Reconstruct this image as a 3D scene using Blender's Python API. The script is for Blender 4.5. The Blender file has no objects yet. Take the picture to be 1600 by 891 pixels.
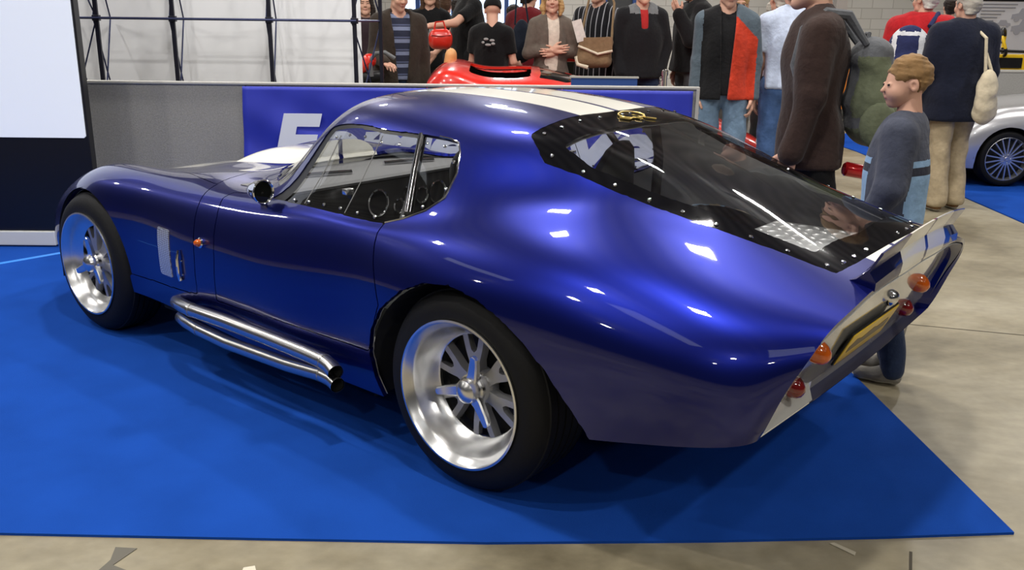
import bpy, bmesh, math, random
import numpy as np
from mathutils import Vector, Matrix
PI = math.pi
C = bpy.context.scene.collection
scene = bpy.context.scene

# ------------------------------------------------------------------ camera, world, lamps, exposure
cam_d = bpy.data.cameras.new('camera')
cam = bpy.data.objects.new('camera', cam_d)
C.objects.link(cam)
CAM = Vector((-0.40707966, -3.17528808, 1.40978237))
CR = Vector((0.99986983, -0.0112944, 0.01152216)); CU = Vector((-0.0078968, 0.28018404, 0.95991382)); CF = Vector((0.01406998, 0.95987986, -0.28005838))
FPX = 1424.1996
cam.matrix_world = Matrix(((CR.x, CU.x, -CF.x, CAM.x), (CR.y, CU.y, -CF.y, CAM.y), (CR.z, CU.z, -CF.z, CAM.z), (0, 0, 0, 1)))
cam_d.sensor_fit = 'HORIZONTAL'; cam_d.sensor_width = 36.0
cam_d.lens = 36.0 * FPX / 1600.0
cam_d.clip_start = 0.05; cam_d.clip_end = 200
scene.camera = cam
scene.view_settings.view_transform = 'Standard'
scene.view_settings.look = 'None'
scene.view_settings.gamma = 1.0
scene.view_settings.use_curve_mapping = False
scene.view_settings.exposure = 0.0
world = bpy.data.worlds.new('hall_light'); scene.world = world
world.use_nodes = True
world.node_tree.nodes['Background'].inputs[0].default_value = (0.80, 0.83, 0.90, 1)
world.node_tree.nodes['Background'].inputs[1].default_value = 0.035
LAMP_Z = 6.0
LAMPS = [(-1.6, 2.6, 1), (1.5, 2.4, 1), (-0.5, -1.3, 1), (-6.2, 2.5, 1), (-6.6, 6.9, 1), (5.1, 7.4, 1), (2.6, 9.6, 1), (-6.0, -3.4, 1),
         (-2.2, -8.5, 1), (-0.7, 11.2, 1), (-11.6, 3.8, 1), (4.6, -2.6, 1), (6.4, 3.0, 1), (-4.0, 10.5, 1), (3.6, -8.0, 1), (-3.3, -2.0, .8), (-9.5, -7, .5), (.5, -12.5, .5), (8, -7, .5), (-5.5, -12, .5), (-12.5, -1.5, .5), (-9.5, 7.5, .5), (8.6, 9.5, 1)]  # the slightly dimmed one left of the camera is added to brighten the fabric
LAMP_W = 145.0


def at(px, py, dist):
    """a spot of the hall seen in the photograph at (px, py), dist metres in front of the camera"""
    d = CF + CR * ((px - 800) / FPX) - CU * ((py - 445.5) / FPX)
    return CAM + d * (dist / d.y)


# ------------------------------------------------------------------ helpers
MATS = {}


def mat(name, col, rough=0.5, metal=0.0, coat=0.0, spec=0.5, emit=None, estr=1.0, noise=None, bump=None, sheen=0.0, trans=0.0):
    """procedural principled material; noise=(scale, amount) varies the colour, bump=(scale, strength)"""
    if name in MATS:
        return MATS[name]
    m = bpy.data.materials.new(name); m.use_nodes = True
    nt = m.node_tree; b = nt.nodes['Principled BSDF']
    b.inputs['Base Color'].default_value = (*col, 1)
    b.inputs['Roughness'].default_value = rough; b.inputs['Metallic'].default_value = metal
    b.inputs['Coat Weight'].default_value = coat; b.inputs['Coat Roughness'].default_value = 0.03
    b.inputs['Specular IOR Level'].default_value = spec
    if sheen: b.inputs['Sheen Weight'].default_value = sheen
    if emit:
        b.inputs['Emission Color'].default_value = (*emit, 1); b.inputs['Emission Strength'].default_value = estr
    if noise or bump:
        tc = nt.nodes.new('ShaderNodeTexCoord')
    if noise:
        n = nt.nodes.new('ShaderNodeTexNoise'); n.inputs['Scale'].default_value = noise[0]; n.inputs['Detail'].default_value = 5
        nt.links.new(tc.outputs['Object'], n.inputs['Vector'])
        r = nt.nodes.new('ShaderNodeMapRange'); r.inputs[1].default_value = 0.3; r.inputs[2].default_value = 0.7
        r.inputs[3].default_value = 1 - noise[1]; r.inputs[4].default_value = 1 + noise[1]
        nt.links.new(n.outputs[0], r.inputs[0])
        mx = nt.nodes.new('ShaderNodeMix'); mx.data_type = 'RGBA'; mx.blend_type = 'MULTIPLY'
        mx.inputs[0].default_value = 1; mx.inputs[6].default_value = (*col, 1)
        nt.links.new(r.outputs[0], mx.inputs[7]); nt.links.new(mx.outputs[2], b.inputs['Base Color'])
    if bump:
        n2 = nt.nodes.new('ShaderNodeTexNoise'); n2.inputs['Scale'].default_value = bump[0]; n2.inputs['Detail'].default_value = 3
        nt.links.new(tc.outputs['Object'], n2.inputs['Vector'])
        bp = nt.nodes.new('ShaderNodeBump'); bp.inputs['Strength'].default_value = bump[1]; bp.inputs['Distance'].default_value = 0.01
        nt.links.new(n2.outputs[0], bp.inputs['Height']); nt.links.new(bp.outputs[0], b.inputs['Normal'])
    MATS[name] = m
    return m


def srgb(r, g, b):
    f = lambda c: (c / 255 / 12.92) if c / 255 <= 0.04045 else ((c / 255 + 0.055) / 1.055) ** 2.4
    return (f(r), f(g), f(b))


def glass(name, tint, refl=0.06):
    if name in MATS:
        return MATS[name]
    m = bpy.data.materials.new(name); m.use_nodes = True; nt = m.node_tree
    nt.nodes.remove(nt.nodes['Principled BSDF'])
    out = nt.nodes['Material Output']
    t = nt.nodes.new('ShaderNodeBsdfTransparent'); t.inputs[0].default_value = (*tint, 1)
    g = nt.nodes.new('ShaderNodeBsdfGlossy'); g.inputs['Roughness'].default_value = 0.02
    f = nt.nodes.new('ShaderNodeLayerWeight'); f.inputs[0].default_value = 0.5
    pw = nt.nodes.new('ShaderNodeMath'); pw.operation = 'POWER'; pw.inputs[1].default_value = 4.0
    ma = nt.nodes.new('ShaderNodeMath'); ma.operation = 'MULTIPLY_ADD'; ma.inputs[1].default_value = 0.85; ma.inputs[2].default_value = refl
    ma.use_clamp = True
    mx = nt.nodes.new('ShaderNodeMixShader')
    nt.links.new(f.outputs['Facing'], pw.inputs[0]); nt.links.new(pw.outputs[0], ma.inputs[0]); nt.links.new(ma.outputs[0], mx.inputs[0])
    nt.links.new(t.outputs[0], mx.inputs[1]); nt.links.new(g.outputs[0], mx.inputs[2]); nt.links.new(mx.outputs[0], out.inputs[0])
    MATS[name] = m
    return m


def tag(o, label=None, cat=None, group=None, kind=None):
    if label: o['label'] = label
    if cat: o['category'] = cat
    if group: o['group'] = group
    if kind: o['kind'] = kind
    return o


def thing(name, label, cat, loc=(0, 0, 0), rz=0.0, group=None):
    o = bpy.data.objects.new(name, None); C.objects.link(o)
    o.location = loc; o.rotation_euler = (0, 0, rz); o.empty_display_size = 0.1
    return tag(o, label, cat, group)


def obj(name, V, F, m=None, parent=None, smooth=True, mi=None, label=None, normals=None):
    me = bpy.data.meshes.new(name)
    me.from_pydata([tuple(map(float, v)) for v in V], [], [tuple(map(int, f)) for f in F]); me.validate(clean_customdata=False)
    o = bpy.data.objects.new(name, me); C.objects.link(o)
    for x in (m if isinstance(m, (list, tuple)) else [m]):
        if x: me.materials.append(x)
    if mi is not None and len(mi) == len(me.polygons):
        me.polygons.foreach_set('material_index', np.array(mi, np.int32))
    if smooth:
        me.polygons.foreach_set('use_smooth', np.ones(len(me.polygons), bool))
    me.update()
    if normals is not None and len(normals) == len(me.vertices):
        me.normals_split_custom_set_from_vertices([tuple(map(float, n)) for n in normals])
    if parent: o.parent = parent
    if label: o['label'] = label
    return o


class MB:
    """collects simple shapes and links them as ONE mesh object"""
    def __init__(s): s.V = []; s.F = []; s.M = []

    def add(s, V, F, k=0, T=None):
        o = len(s.V)
        for v in V:
            v = Vector(v)
            s.V.append(tuple(T @ v) if T is not None else tuple(v))
        for f in F:
            s.F.append(tuple(i + o for i in f)); s.M.append(k)
        return s

    def box(s, a, b, k=0, bev=0.0, T=None):
        bm = bmesh.new(); bmesh.ops.create_cube(bm, size=1)
        c = [(a[i] + b[i]) / 2 for i in range(3)]; d = [abs(b[i] - a[i]) for i in range(3)]
        for v in bm.verts: v.co = Vector((c[0] + v.co.x * d[0], c[1] + v.co.y * d[1], c[2] + v.co.z * d[2]))
        if bev: bmesh.ops.bevel(bm, geom=bm.edges[:], offset=min(bev, min(d) * .45), segments=2, profile=0.5, affect='EDGES')
        bm.verts.index_update()
        s.add([v.co.copy() for v in bm.verts], [[v.index for v in f.verts] for f in bm.faces], k, T); bm.free()
        return s

    def tube(s, pts, r, n=10, k=0, closed=False, T=None, cap=True):
        pts = [Vector(p) for p in pts]; N = len(pts); V = []; F = []
        rr = r if isinstance(r, (list, tuple)) else [r] * N
        prev = None
        for i, p in enumerate(pts):
            a = pts[(i - 1) % N] if (closed or i > 0) else p
            b = pts[(i + 1) % N] if (closed or i < N - 1) else p
            t = (b - a).normalized()
            if prev is None:
                u = t.orthogonal().normalized()
            else:
                u = (prev - t * prev.dot(t))
                u = u.normalized() if u.length > 1e-6 else t.orthogonal().normalized()
            prev = u; w = t.cross(u)
            for j in range(n):
                q = 2 * PI * j / n; V.append(p + (u * math.cos(q) + w * math.sin(q)) * rr[i])
        for i in range(N if closed else N - 1):
            for j in range(n):
                i2 = (i + 1) % N; j2 = (j + 1) % n
                F.append((i * n + j, i * n + j2, i2 * n + j2, i2 * n + j))
        if cap and not closed:
            F.append(tuple(range(n))[::-1]); F.append(tuple((N - 1) * n + j for j in range(n)))
        return s.add(V, F, k, T)

    def lathe(s, prof, n=48, k=0, T=None, axis='y'):
        """prof: (radius, height along the axis)"""
        V = []; F = []; P = len(prof)
        for j in range(n):
            q = 2 * PI * j / n
            for (r, h) in prof:
                if axis == 'y': V.append((r * math.cos(q), h, r * math.sin(q)))
                elif axis == 'x': V.append((h, r * math.cos(q), r * math.sin(q)))
                else: V.append((r * math.cos(q), r * math.sin(q), h))
        for j in range(n):
            j2 = (j + 1) % n
            for i in range(P - 1): F.append((j * P + i, j2 * P + i, j2 * P + i + 1, j * P + i + 1))
        return s.add(V, F, k, T)

    def prism(s, poly, h0, h1, k=0, T=None, axis='z'):
        n = len(poly); mp = {'z': lambda a, b, h: (a, b, h), 'y': lambda a, b, h: (a, h, b), 'x': lambda a, b, h: (h, a, b)}[axis]
        V = [mp(a, b, h0) for a, b in poly] + [mp(a, b, h1) for a, b in poly]
        F = [tuple(range(n))[::-1], tuple(range(n, 2 * n))] + [(i, (i + 1) % n, n + (i + 1) % n, n + i) for i in range(n)]
        return s.add(V, F, k, T)

    def ball(s, c, r, k=0, T=None, nu=14, nv=9):
        r = r if isinstance(r, (list, tuple)) else (r, r, r); V = []; F = []
        for i in range(nv + 1):
            a = PI * i / nv
            for j in range(nu):
                b = 2 * PI * j / nu
                V.append((c[0] + r[0] * math.sin(a) * math.cos(b), c[1] + r[1] * math.sin(a) * math.sin(b), c[2] + r[2] * math.cos(a)))
        for i in range(nv):
            for j in range(nu):
                j2 = (j + 1) % nu; F.append((i * nu + j, (i + 1) * nu + j, (i + 1) * nu + j2, i * nu + j2))
        return s.add(V, F, k, T)

    def build(s, name, m, parent=None, smooth=True, label=None, sharp=35):
        o = obj(name, s.V, s.F, m, parent, smooth, s.M if isinstance(m, (list, tuple)) else None, label)
        bm = bmesh.new(); bm.from_mesh(o.data)
        bmesh.ops.remove_doubles(bm, verts=bm.verts, dist=1e-5)
        bmesh.ops.recalc_face_normals(bm, faces=bm.faces)
        if smooth:
            for e in bm.edges:
                if len(e.link_faces) == 2 and e.calc_face_angle(0) > math.radians(sharp): e.smooth = False
        bm.to_mesh(o.data); bm.free()
        return o


# ------------------------------------------------------------------ smooth sheet of a car body: a spline surface through cross sections
def knots(n, u): return np.array([u[0]] * 4 + [np.mean(u[j + 1:j + 4]) for j in range(n - 4)] + [u[-1]] * 4)


def basis(t, U, n):
    t = np.atleast_1d(np.clip(t, U[0], U[-1] - 1e-9))
    N = np.array([((U[i] <= t) & (t < U[i + 1])).astype(float) for i in range(len(U) - 1)])
    for d in range(1, 4):
        M = []
        for i in range(len(U) - 1 - d):
            a = U[i + d] - U[i]; b = U[i + d + 1] - U[i + 1]
            M.append(((t - U[i]) / a * N[i] if a > 0 else 0 * t) + ((U[i + d + 1] - t) / b * N[i + 1] if b > 0 else 0 * t))
        N = np.array(M)
    return N[:n].T


class Sheet:
    """u runs along the car, v from the centre line down to the sill; half a body, y > 0"""
    def __init__(s, ST, ulast=None):
        D = np.array([[(q if x is None else (x,) + tuple(q)) for q in row] for x, row in ST], float)
        n, m = D.shape[:2]
        s.us = D[:, :, 0].mean(1)
        if ulast is not None: s.us[-1] = ulast
        s.vs = np.arange(m, dtype=float); s.U = knots(n, s.us); s.V = knots(m, s.vs)
        s.C = np.einsum('ia,abk,jb->ijk', np.linalg.inv(basis(s.us, s.U, n)), D, np.linalg.inv(basis(s.vs, s.V, m)))
        s.n, s.m = n, m; s.u0, s.u1 = s.us[0], s.us[-1]

    def pts(s, u, v): return np.einsum('ia,abk,ib->ik', basis(u, s.U, s.n), s.C, basis(v, s.V, s.m))

    def normals(s, u, v):
        e = 2e-3
        a = s.pts(np.minimum(u + e, s.u1), v) - s.pts(np.maximum(u - e, s.u0), v)
        b = s.pts(u, np.minimum(v + e, s.m - 1)) - s.pts(u, np.maximum(v - e, 0))
        n = np.cross(a, b); n /= np.linalg.norm(n, axis=1, keepdims=True) + 1e-12
        cen = (v < 1e-6); n[cen, 1] = 0
        n /= np.linalg.norm(n, axis=1, keepdims=True) + 1e-12
        return n

    def grid(s, nu, nv):
        u = np.linspace(s.u0, s.u1, nu); v = np.linspace(0, s.m - 1, nv)
        uu, vv = np.meshgrid(u, v, indexing='ij')
        s.gu, s.gv = uu.ravel(), vv.ravel(); s.gP = s.pts(s.gu, s.gv)
        i = np.arange(nu - 1)[:, None] * nv + np.arange(nv - 1)[None, :]
        i = i.ravel(); s.gF = np.stack([i, i + nv, i + nv + 1, i + 1], 1)

    def poly_field(s, poly):
        """signed distance in metres to a (u, v) outline, positive inside"""
        pl = np.array(poly, float); n = len(pl)
        q = []
        for i in range(n):
            a, b = pl[i], pl[(i + 1) % n]
            if a[1] < -.01 and b[1] < -.01: continue
            t = np.linspace(0, 1, 25)[:, None]; w = a + (b - a) * t
            q.append(w[w[:, 1] >= 0])
        q = np.concatenate(q); Q = s.pts(q[:, 0], q[:, 1])
        d = np.full(len(s.gP), 9.0)
        for i in range(0, len(s.gP), 4000):
            dd = s.gP[i:i + 4000, None, :] - Q[None]; d[i:i + 4000] = np.sqrt((dd ** 2).sum(-1).min(1))
        ins = np.zeros(len(s.gP), bool); x, y = s.gu, s.gv
        for i in range(n):
            a, b = pl[i], pl[(i + 1) % n]
            c = ((a[1] > y) != (b[1] > y))
            with np.errstate(divide='ignore', invalid='ignore'):
                xi = (b[0] - a[0]) * (y - a[1]) / (b[1] - a[1]) + a[0]
            ins ^= c & (x < xi)
        return np.where(ins, d, -d)

    def cut(s, fields):
        """keeps the part of the sheet where every field is positive; returns u, v, faces"""
        Fd = np.array(fields); keep_all = (Fd > 0).all(0); bad = (Fd <= 0)
        fk = keep_all[s.gF].all(1)
        out = (bad[:, s.gF].all(2)).any(0)
        faces = [tuple(f) for f in s.gF[fk]]
        U = list(s.gu); V = list(s.gv); vals = [list(c) for c in Fd]
        cache = {}
        for f in s.gF[~fk & ~out]:
            poly = list(f)
            for k in range(len(fields)):
                fv = vals[k]; new = []
                for i in range(len(poly)):
                    a, b = poly[i], poly[(i + 1) % len(poly)]
                    if fv[a] > 0: new.append(a)
                    if (fv[a] > 0) != (fv[b] > 0):
                        key = (min(a, b), max(a, b), k)
                        if key not in cache:
                            t = fv[a] / (fv[a] - fv[b])
                            U.append(U[a] + (U[b] - U[a]) * t); V.append(V[a] + (V[b] - V[a]) * t)
                            for kk in range(len(fields)): vals[kk].append(vals[kk][a] + (vals[kk][b] - vals[kk][a]) * t)
                            vals[k][-1] = 1e-9
                            cache[key] = len(U) - 1
                        new.append(cache[key])
                poly = new
                if len(poly) < 3: break
            if len(poly) >= 3:
                p2 = [poly[i] for i in range(len(poly)) if poly[i] != poly[i - 1]]
                if len(p2) >= 3: faces.append(tuple(p2))
        return np.array(U), np.array(V), faces

    def part(s, name, fields, m, parent, side=0, off=0.0, lip=0.0, label=None, bulge=None):
        """side 0 both halves, -1 / +1 one half; off moves it along the normal; lip turns the cut edges inward"""
        U, V, F = s.cut(fields)
        used = np.unique(np.concatenate([np.array(f) for f in F])); mp = -np.ones(len(U), int); mp[used] = np.arange(len(used))
        U, V = U[used], V[used]; F = [tuple(mp[i] for i in f) for f in F]
        P = s.pts(U, V); N = s.normals(U, V); P = P + N * off
        P[V < 1e-6, 1] = 0
        nn = len(P)
        if lip:
            cnt = {}
            for f in F:
                for i in range(len(f)):
                    a, b = f[i], f[(i + 1) % len(f)]
                    cnt.setdefault((min(a, b), max(a, b)), []).append((a, b))
            eP = []; eN = []; eF = []
            for k, l in cnt.items():
                if len(l) == 1:
                    a, b = l[0]
                    if V[a] < 1e-6 and V[b] < 1e-6: continue
                    e = P[b] - P[a]; w = np.cross(e, N[a] + N[b]); L = np.linalg.norm(w)
                    if L < 1e-12: continue
                    w /= L; o = nn + len(eP)
                    eP += [P[a], P[b], P[b] - N[b] * lip, P[a] - N[a] * lip]; eN += [w] * 4
                    eF.append((o + 1, o, o + 3, o + 2))
            if eP:
                P = np.concatenate([P, eP]); N = np.concatenate([N, eN]); F = F + eF
        V2 = []; N2 = []; F2 = []
        if side in (0, 1):
            V2.append(P); N2.append(N); F2 += [f[::-1] for f in F]
        if side in (0, -1):
            o = len(P) if side == 0 else 0
            V2.append(P * [1, -1, 1]); N2.append(N * [1, -1, 1]); F2 += [tuple(i + o for i in f) for f in F]
        Vv = np.concatenate(V2); Nn = np.concatenate(N2)
        # face winding to agree with the normals
        f0 = F2[0]; g = np.cross(Vv[f0[1]] - Vv[f0[0]], Vv[f0[2]] - Vv[f0[0]])
        if g @ Nn[f0[0]] < 0: F2 = [f[::-1] for f in F2]
        return obj(name, Vv, F2, m, parent, True, None, label, Nn)


def xz_field(P, outline):
    """signed distance to an outline in side view, positive outside"""
    o = np.array(outline, float); q = []
    for i in range(len(o)):
        a, b = o[i], o[(i + 1) % len(o)]
        q.append(a + (b - a) * np.linspace(0, 1, 12)[:, None])
    q = np.concatenate(q); d = np.full(len(P), 9.0); X = P[:, [0, 2]]
    for i in range(0, len(P), 4000):
        d[i:i + 4000] = np.sqrt(((X[i:i + 4000, None] - q[None]) ** 2).sum(-1).min(1))
    ins = np.zeros(len(P), bool)
    for i in range(len(o)):
        a, b = o[i], o[(i + 1) % len(o)]
        c = ((a[1] > X[:, 1]) != (b[1] > X[:, 1]))
        with np.errstate(divide='ignore', invalid='ignore'):
            xi = (b[0] - a[0]) * (X[:, 1] - a[1]) / (b[1] - a[1]) + a[0]
        ins ^= c & (X[:, 0] < xi)
    return np.where(ins, -d, d)


# ------------------------------------------------------------------ the hall
def floor_mat():
    m = mat('concrete', srgb(156, 146, 124), 0.42, spec=.4)
    nt = m.node_tree; b = nt.nodes['Principled BSDF']; L = nt.links.new
    tc = nt.nodes.new('ShaderNodeTexCoord')
    n1 = nt.nodes.new('ShaderNodeTexNoise'); n1.inputs['Scale'].default_value = .9; n1.inputs['Detail'].default_value = 9; n1.inputs['Roughness'].default_value = .65
    n2 = nt.nodes.new('ShaderNodeTexNoise'); n2.inputs['Scale'].default_value = 14; n2.inputs['Detail'].default_value = 6
    mp = nt.nodes.new('ShaderNodeMapping'); mp.inputs['Scale'].default_value = (1, 1.3, 1)
    L(tc.outputs['Object'], mp.inputs[0]); L(mp.outputs[0], n1.inputs[0]); L(mp.outputs[0], n2.inputs[0])
    r = nt.nodes.new('ShaderNodeValToRGB'); e = r.color_ramp.elements
    e[0].position = .30; e[0].color = (*srgb(92, 83, 64), 1); e[1].position = .64; e[1].color = (*srgb(154, 146, 126), 1)
    x = e.new(.45); x.color = (*srgb(130, 121, 99), 1)
    L(n1.outputs[0], r.inputs[0])
    mx = nt.nodes.new('ShaderNodeMix'); mx.data_type = 'RGBA'; mx.blend_type = 'OVERLAY'; mx.inputs[0].default_value = .3
    L(r.outputs[0], mx.inputs[6]); L(n2.outputs[0], mx.inputs[7]); L(mx.outputs[2], b.inputs['Base Color'])
    bp = nt.nodes.new('ShaderNodeBump'); bp.inputs['Strength'].default_value = .08; L(n2.outputs[0], bp.inputs['Height']); L(bp.outputs[0], b.inputs['Normal'])
    return m


b = MB(); b.box((-16, -14, -.1), (18, 17.2, -.008)); tag(b.build('floor', floor_mat(), smooth=False), kind='structure')
wall_m = mat('painted_block', srgb(214, 210, 202), .75)
nt = wall_m.node_tree; tc = nt.nodes.new('ShaderNodeTexCoord'); mp = nt.nodes.new('ShaderNodeMapping'); mp.inputs['Rotation'].default_value = (PI / 2, 0, 0)
bk = nt.nodes.new('ShaderNodeTexBrick'); bk.inputs['Color1'].default_value = (*srgb(222, 219, 212), 1); bk.inputs['Color2'].default_value = (*srgb(214, 211, 203), 1); bk.inputs['Mortar'].default_value = (*srgb(188, 184, 176), 1)
bk.inputs['Scale'].default_value = 1; bk.inputs['Mortar Size'].default_value = .008; bk.inputs['Brick Width'].default_value = .44; bk.inputs['Row Height'].default_value = .215
nt.links.new(tc.outputs['Object'], mp.inputs[0]); nt.links.new(mp.outputs[0], bk.inputs[0]); nt.links.new(bk.outputs[0], nt.nodes['Principled BSDF'].inputs['Base Color'])
YW = 17.0
b = MB()
for x0, x1, z0, z1 in [(-16, -2.6, 0, 7), (-2.6, 0.5, 2.9, 7), (-2.6, .5, 0, .9), (.5, 1.75, 0, 7), (1.75, 2.45, 2.5, 7), (2.45, 18, 0, 7)]:
    b.box((x0, YW, z0), (x1, YW + .25, z1))
tag(b.build('wall_back', wall_m, smooth=False), kind='structure')
# tall window of the back wall with blue uprights, bright daylight behind it
sky_m = mat('daylight_outside', (.8, .88, 1), 1, emit=(.82, .9, 1.0), estr=2.0)
wf = mat('blue_frame', srgb(52, 84, 150), .5)
win = thing('window_1', None, None, (-1.05, YW, 0)); tag(win, kind='structure')
b = MB(); b.box((-1.55, .2, .9), (1.55, .22, 2.9)); o = b.build('window_daylight', sky_m, win, smooth=False)
b = MB()
for x in np.linspace(-1.5, 1.5, 9): b.box((x - .045, -.04, .9), (x + .045, .12, 2.9))
for z in (.95, 2.0, 2.86): b.box((-1.55, -.02, z - .04), (1.55, .1, z + .04))
b.build('window_frame', wf, win, smooth=False)
b = MB(); b.box((-1.5, .02, .95), (1.5, .028, 2.86)); b.build('window_pane', glass('window_glass', (.9, .95, 1)), win, smooth=False)
dr = thing('door_1', None, None, (2.1, YW, 0)); tag(dr, kind='structure')
b = MB(); b.box((-.35, -.04, 0), (-.27, .2, 2.5)); b.box((.27, -.04, 0), (.35, .2, 2.5)); b.box((-.35, -.04, 2.42), (.35, .2, 2.5)); b.build('door_frame', wf, dr, smooth=False)
b = MB(); b.box((-.27, .05, .02), (.27, .1, 2.42)); b.build('door_leaf', mat('dark_door', srgb(70, 72, 74), .4), dr, smooth=False)
# left brown side wall strip, roof
b = MB(); b.box((-6.2, 13.0, 0), (-2.62, 13.2, 6.5)); tag(b.build('wall_left', mat('brown_board', srgb(128, 112, 100), .8), smooth=False), kind='structure')
ceil_m = mat('roof_sheet', srgb(120, 120, 122), .6)
nt = ceil_m.node_tree; tc = nt.nodes.new('ShaderNodeTexCoord'); wv = nt.nodes.new('ShaderNodeTexWave'); wv.bands_direction = 'X'; wv.inputs['Scale'].default_value = .5; wv.inputs['Distortion'].default_value = .3
cr = nt.nodes.new('ShaderNodeValToRGB'); cr.color_ramp.elements[0].color = (*srgb(118, 118, 122), 1); cr.color_ramp.elements[1].color = (*srgb(172, 172, 174), 1)
nt.links.new(tc.outputs['Object'], wv.inputs[0]); nt.links.new(wv.outputs[0], cr.inputs[0]); nt.links.new(cr.outputs[0], nt.nodes['Principled BSDF'].inputs['Base Color'])
b = MB(); b.box((-16, -14, 7.0), (18, 17.2, 7.1)); tag(b.build('ceiling', ceil_m, smooth=False), kind='structure')
# dim roof lights, added out of view to brighten the ceiling in reflections
roof_light = mat('added_roof_light', (.8, .85, .9), .6, emit=(.86, .93, 1.0), estr=1.1)
for i, (x, y) in enumerate([(-9.5, 9), (-9.5, 0), (-4.2, -5), (9.5, -3), (.6, -8)]):
    b = MB(); b.box((x - .45, y - 1.7, 6.97), (x + .45, y + 1.7, 6.99)); o = b.build('roof_light', roof_light, smooth=False)
    tag(o, 'glowing roof sheet added out of view in the hall roof', 'roof light', 'added glowing roof sheets')
b = MB()
for k in range(4): b.box((-1.25, 10.75 + k * .36, 6.96), (-.2, 11.03 + k * .36, 6.985))
tag(b.build('roof_light', mat('bright_roof_light', (.8, .85, .9), .6, emit=(.9, .95, 1.0), estr=16.0), smooth=False), 'bright ribbed roof light above the far end of the hall', 'roof light')
# high bay lamps
lamp_m = mat('lamp_housing', (.25, .25, .26), .5, .6)
hb = None
for i, (x, y, k) in enumerate(LAMPS):
    t = thing('ceiling_lamp', 'high bay lamp hanging under the roof', 'ceiling lamp', (x, y, LAMP_Z), 0, 'high bay lamps under the roof')
    if hb is None:
        b = MB(); b.box((-.3, -.2, .02), (.3, .2, .14), bev=.03); b.box((-.04, -.04, .1), (.04, .04, 1.0)); hb = b.build('housing', lamp_m, t, smooth=False)
    else:
        h2 = hb.copy(); C.objects.link(h2); h2.parent = t
    ld = bpy.data.lights.new('lamp_light', 'AREA'); ld.shape = 'RECTANGLE'; ld.size = .36; ld.size_y = .24; ld.energy = LAMP_W * k; ld.color = (1.0, .965, .91)
    lo = bpy.data.objects.new('lamp_light', ld); C.objects.link(lo); lo.parent = t; lo.location = (0, 0, 0.0)
    lu = bpy.data.lights.new('added_uplight', 'AREA'); lu.shape = 'RECTANGLE'; lu.size = .5; lu.size_y = .3; lu.energy = LAMP_W * .07; lu.color = (1.0, .965, .91)  # extra upward light added to brighten the ceiling that the glass reflects
    lq = bpy.data.objects.new('added_uplight', lu); C.objects.link(lq); lq.parent = t; lq.location = (0, 0, .16); lq.rotation_euler = (PI, 0, 0)
def floor_at(px, py):
    d = CF + CR * ((px - 800) / FPX) - CU * ((py - 445.5) / FPX); t = -CAM.z / d.z; return CAM + d * t
# carpet
carpet_m = mat('blue_carpet', srgb(24, 70, 158), .95, spec=.05, noise=(3.5, .10), bump=(450, .35))
out = [(-8, -.80), (-4.2, -.842), (-1.813, -.884), (-1.1, -.905), (-.437, -.922), (.2, -.908), (.7, -.885), (1.09, -.859), (1.085, -.3), (1.078, .349), (1.07, 1.5), (1.06, 3.05), (-8, 3.05)]
b = MB(); b.prism(out, -.008, 0); tag(b.build('carpet', carpet_m, smooth=False), 'bright blue exhibition carpet laid under the blue coupe', 'carpet')
b = MB(); T = Matrix.Translation((-3.62, 1.7, .0005)) @ Matrix.Rotation(math.radians(48), 4, 'Z'); b.box((-1.0, -.022, 0), (1.0, .022, .001), T=T)
tag(b.build('carpet_tape', mat('blue_tape', srgb(60, 140, 235), .4), smooth=False), 'light blue tape strip over the carpet seam at the left', 'tape')
P_ = [floor_at(*q) for q in ((1338, 236), (1480, 296), (1600, 348), (1900, 478))]
b = MB(); b.prism([(p.x, p.y) for p in P_] + [(10, 2.2), (10, 9.0), (3.6, 9.0)], -.008, 0); tag(b.build('carpet', carpet_m, smooth=False), 'blue carpet under the silver car', 'carpet')
b = MB(); b.box((2.0, 10.6, -.008), (3.75, 14.5, 0)); tag(b.build('carpet', carpet_m, smooth=False), 'blue carpet far behind under the orange car', 'carpet')
# marks on the concrete
dark = mat('floor_joint', srgb(70, 64, 54), .9)
b = MB()
for (x0, y0), (x1, y1) in [((.55, -1.4), (.75, -.95)), ((1.6, 1.05), (3.2, .55)), ((1.5, .86), (1.6, 1.05))]:
    d = Vector((x1 - x0, y1 - y0, 0)); n = Vector((-d.y, d.x, 0)).normalized() * .004
    a, c = Vector((x0, y0, -.007)), Vector((x1, y1, -.007)); b.add([a - n, c - n, c + n, a + n], [(0, 1, 2, 3)])
tag(b.build('trim_1', dark, smooth=False), kind='structure')
for pts, m, nm, lab, cat in [([(180, 852), (214, 854), (176, 880), (205, 891), (150, 891), (172, 872)], mat('grey_tape', srgb(92, 88, 78), .6), 'tape_scrap', 'scrap of dark grey tape on the concrete in front of the carpet', 'tape'),
                    ([(380, 884), (398, 881), (400, 889), (376, 896)], mat('white_paper', srgb(205, 198, 180), .8), 'paper_scrap', 'small white scrap on the concrete at the front edge', 'scrap'),
                    ([(1296, 846), (1304, 845), (1338, 860), (1336, 865)], mat('pale_tape', srgb(178, 170, 150), .7), 'tape_scrap', 'short pale strip of tape on the concrete at the right front', 'tape')]:
    P = [floor_at(*q) for q in pts]; b = MB(); b.prism([(p.x, p.y) for p in P], -.0075, -.006); tag(b.build(nm, m, smooth=False), lab, cat)
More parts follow.
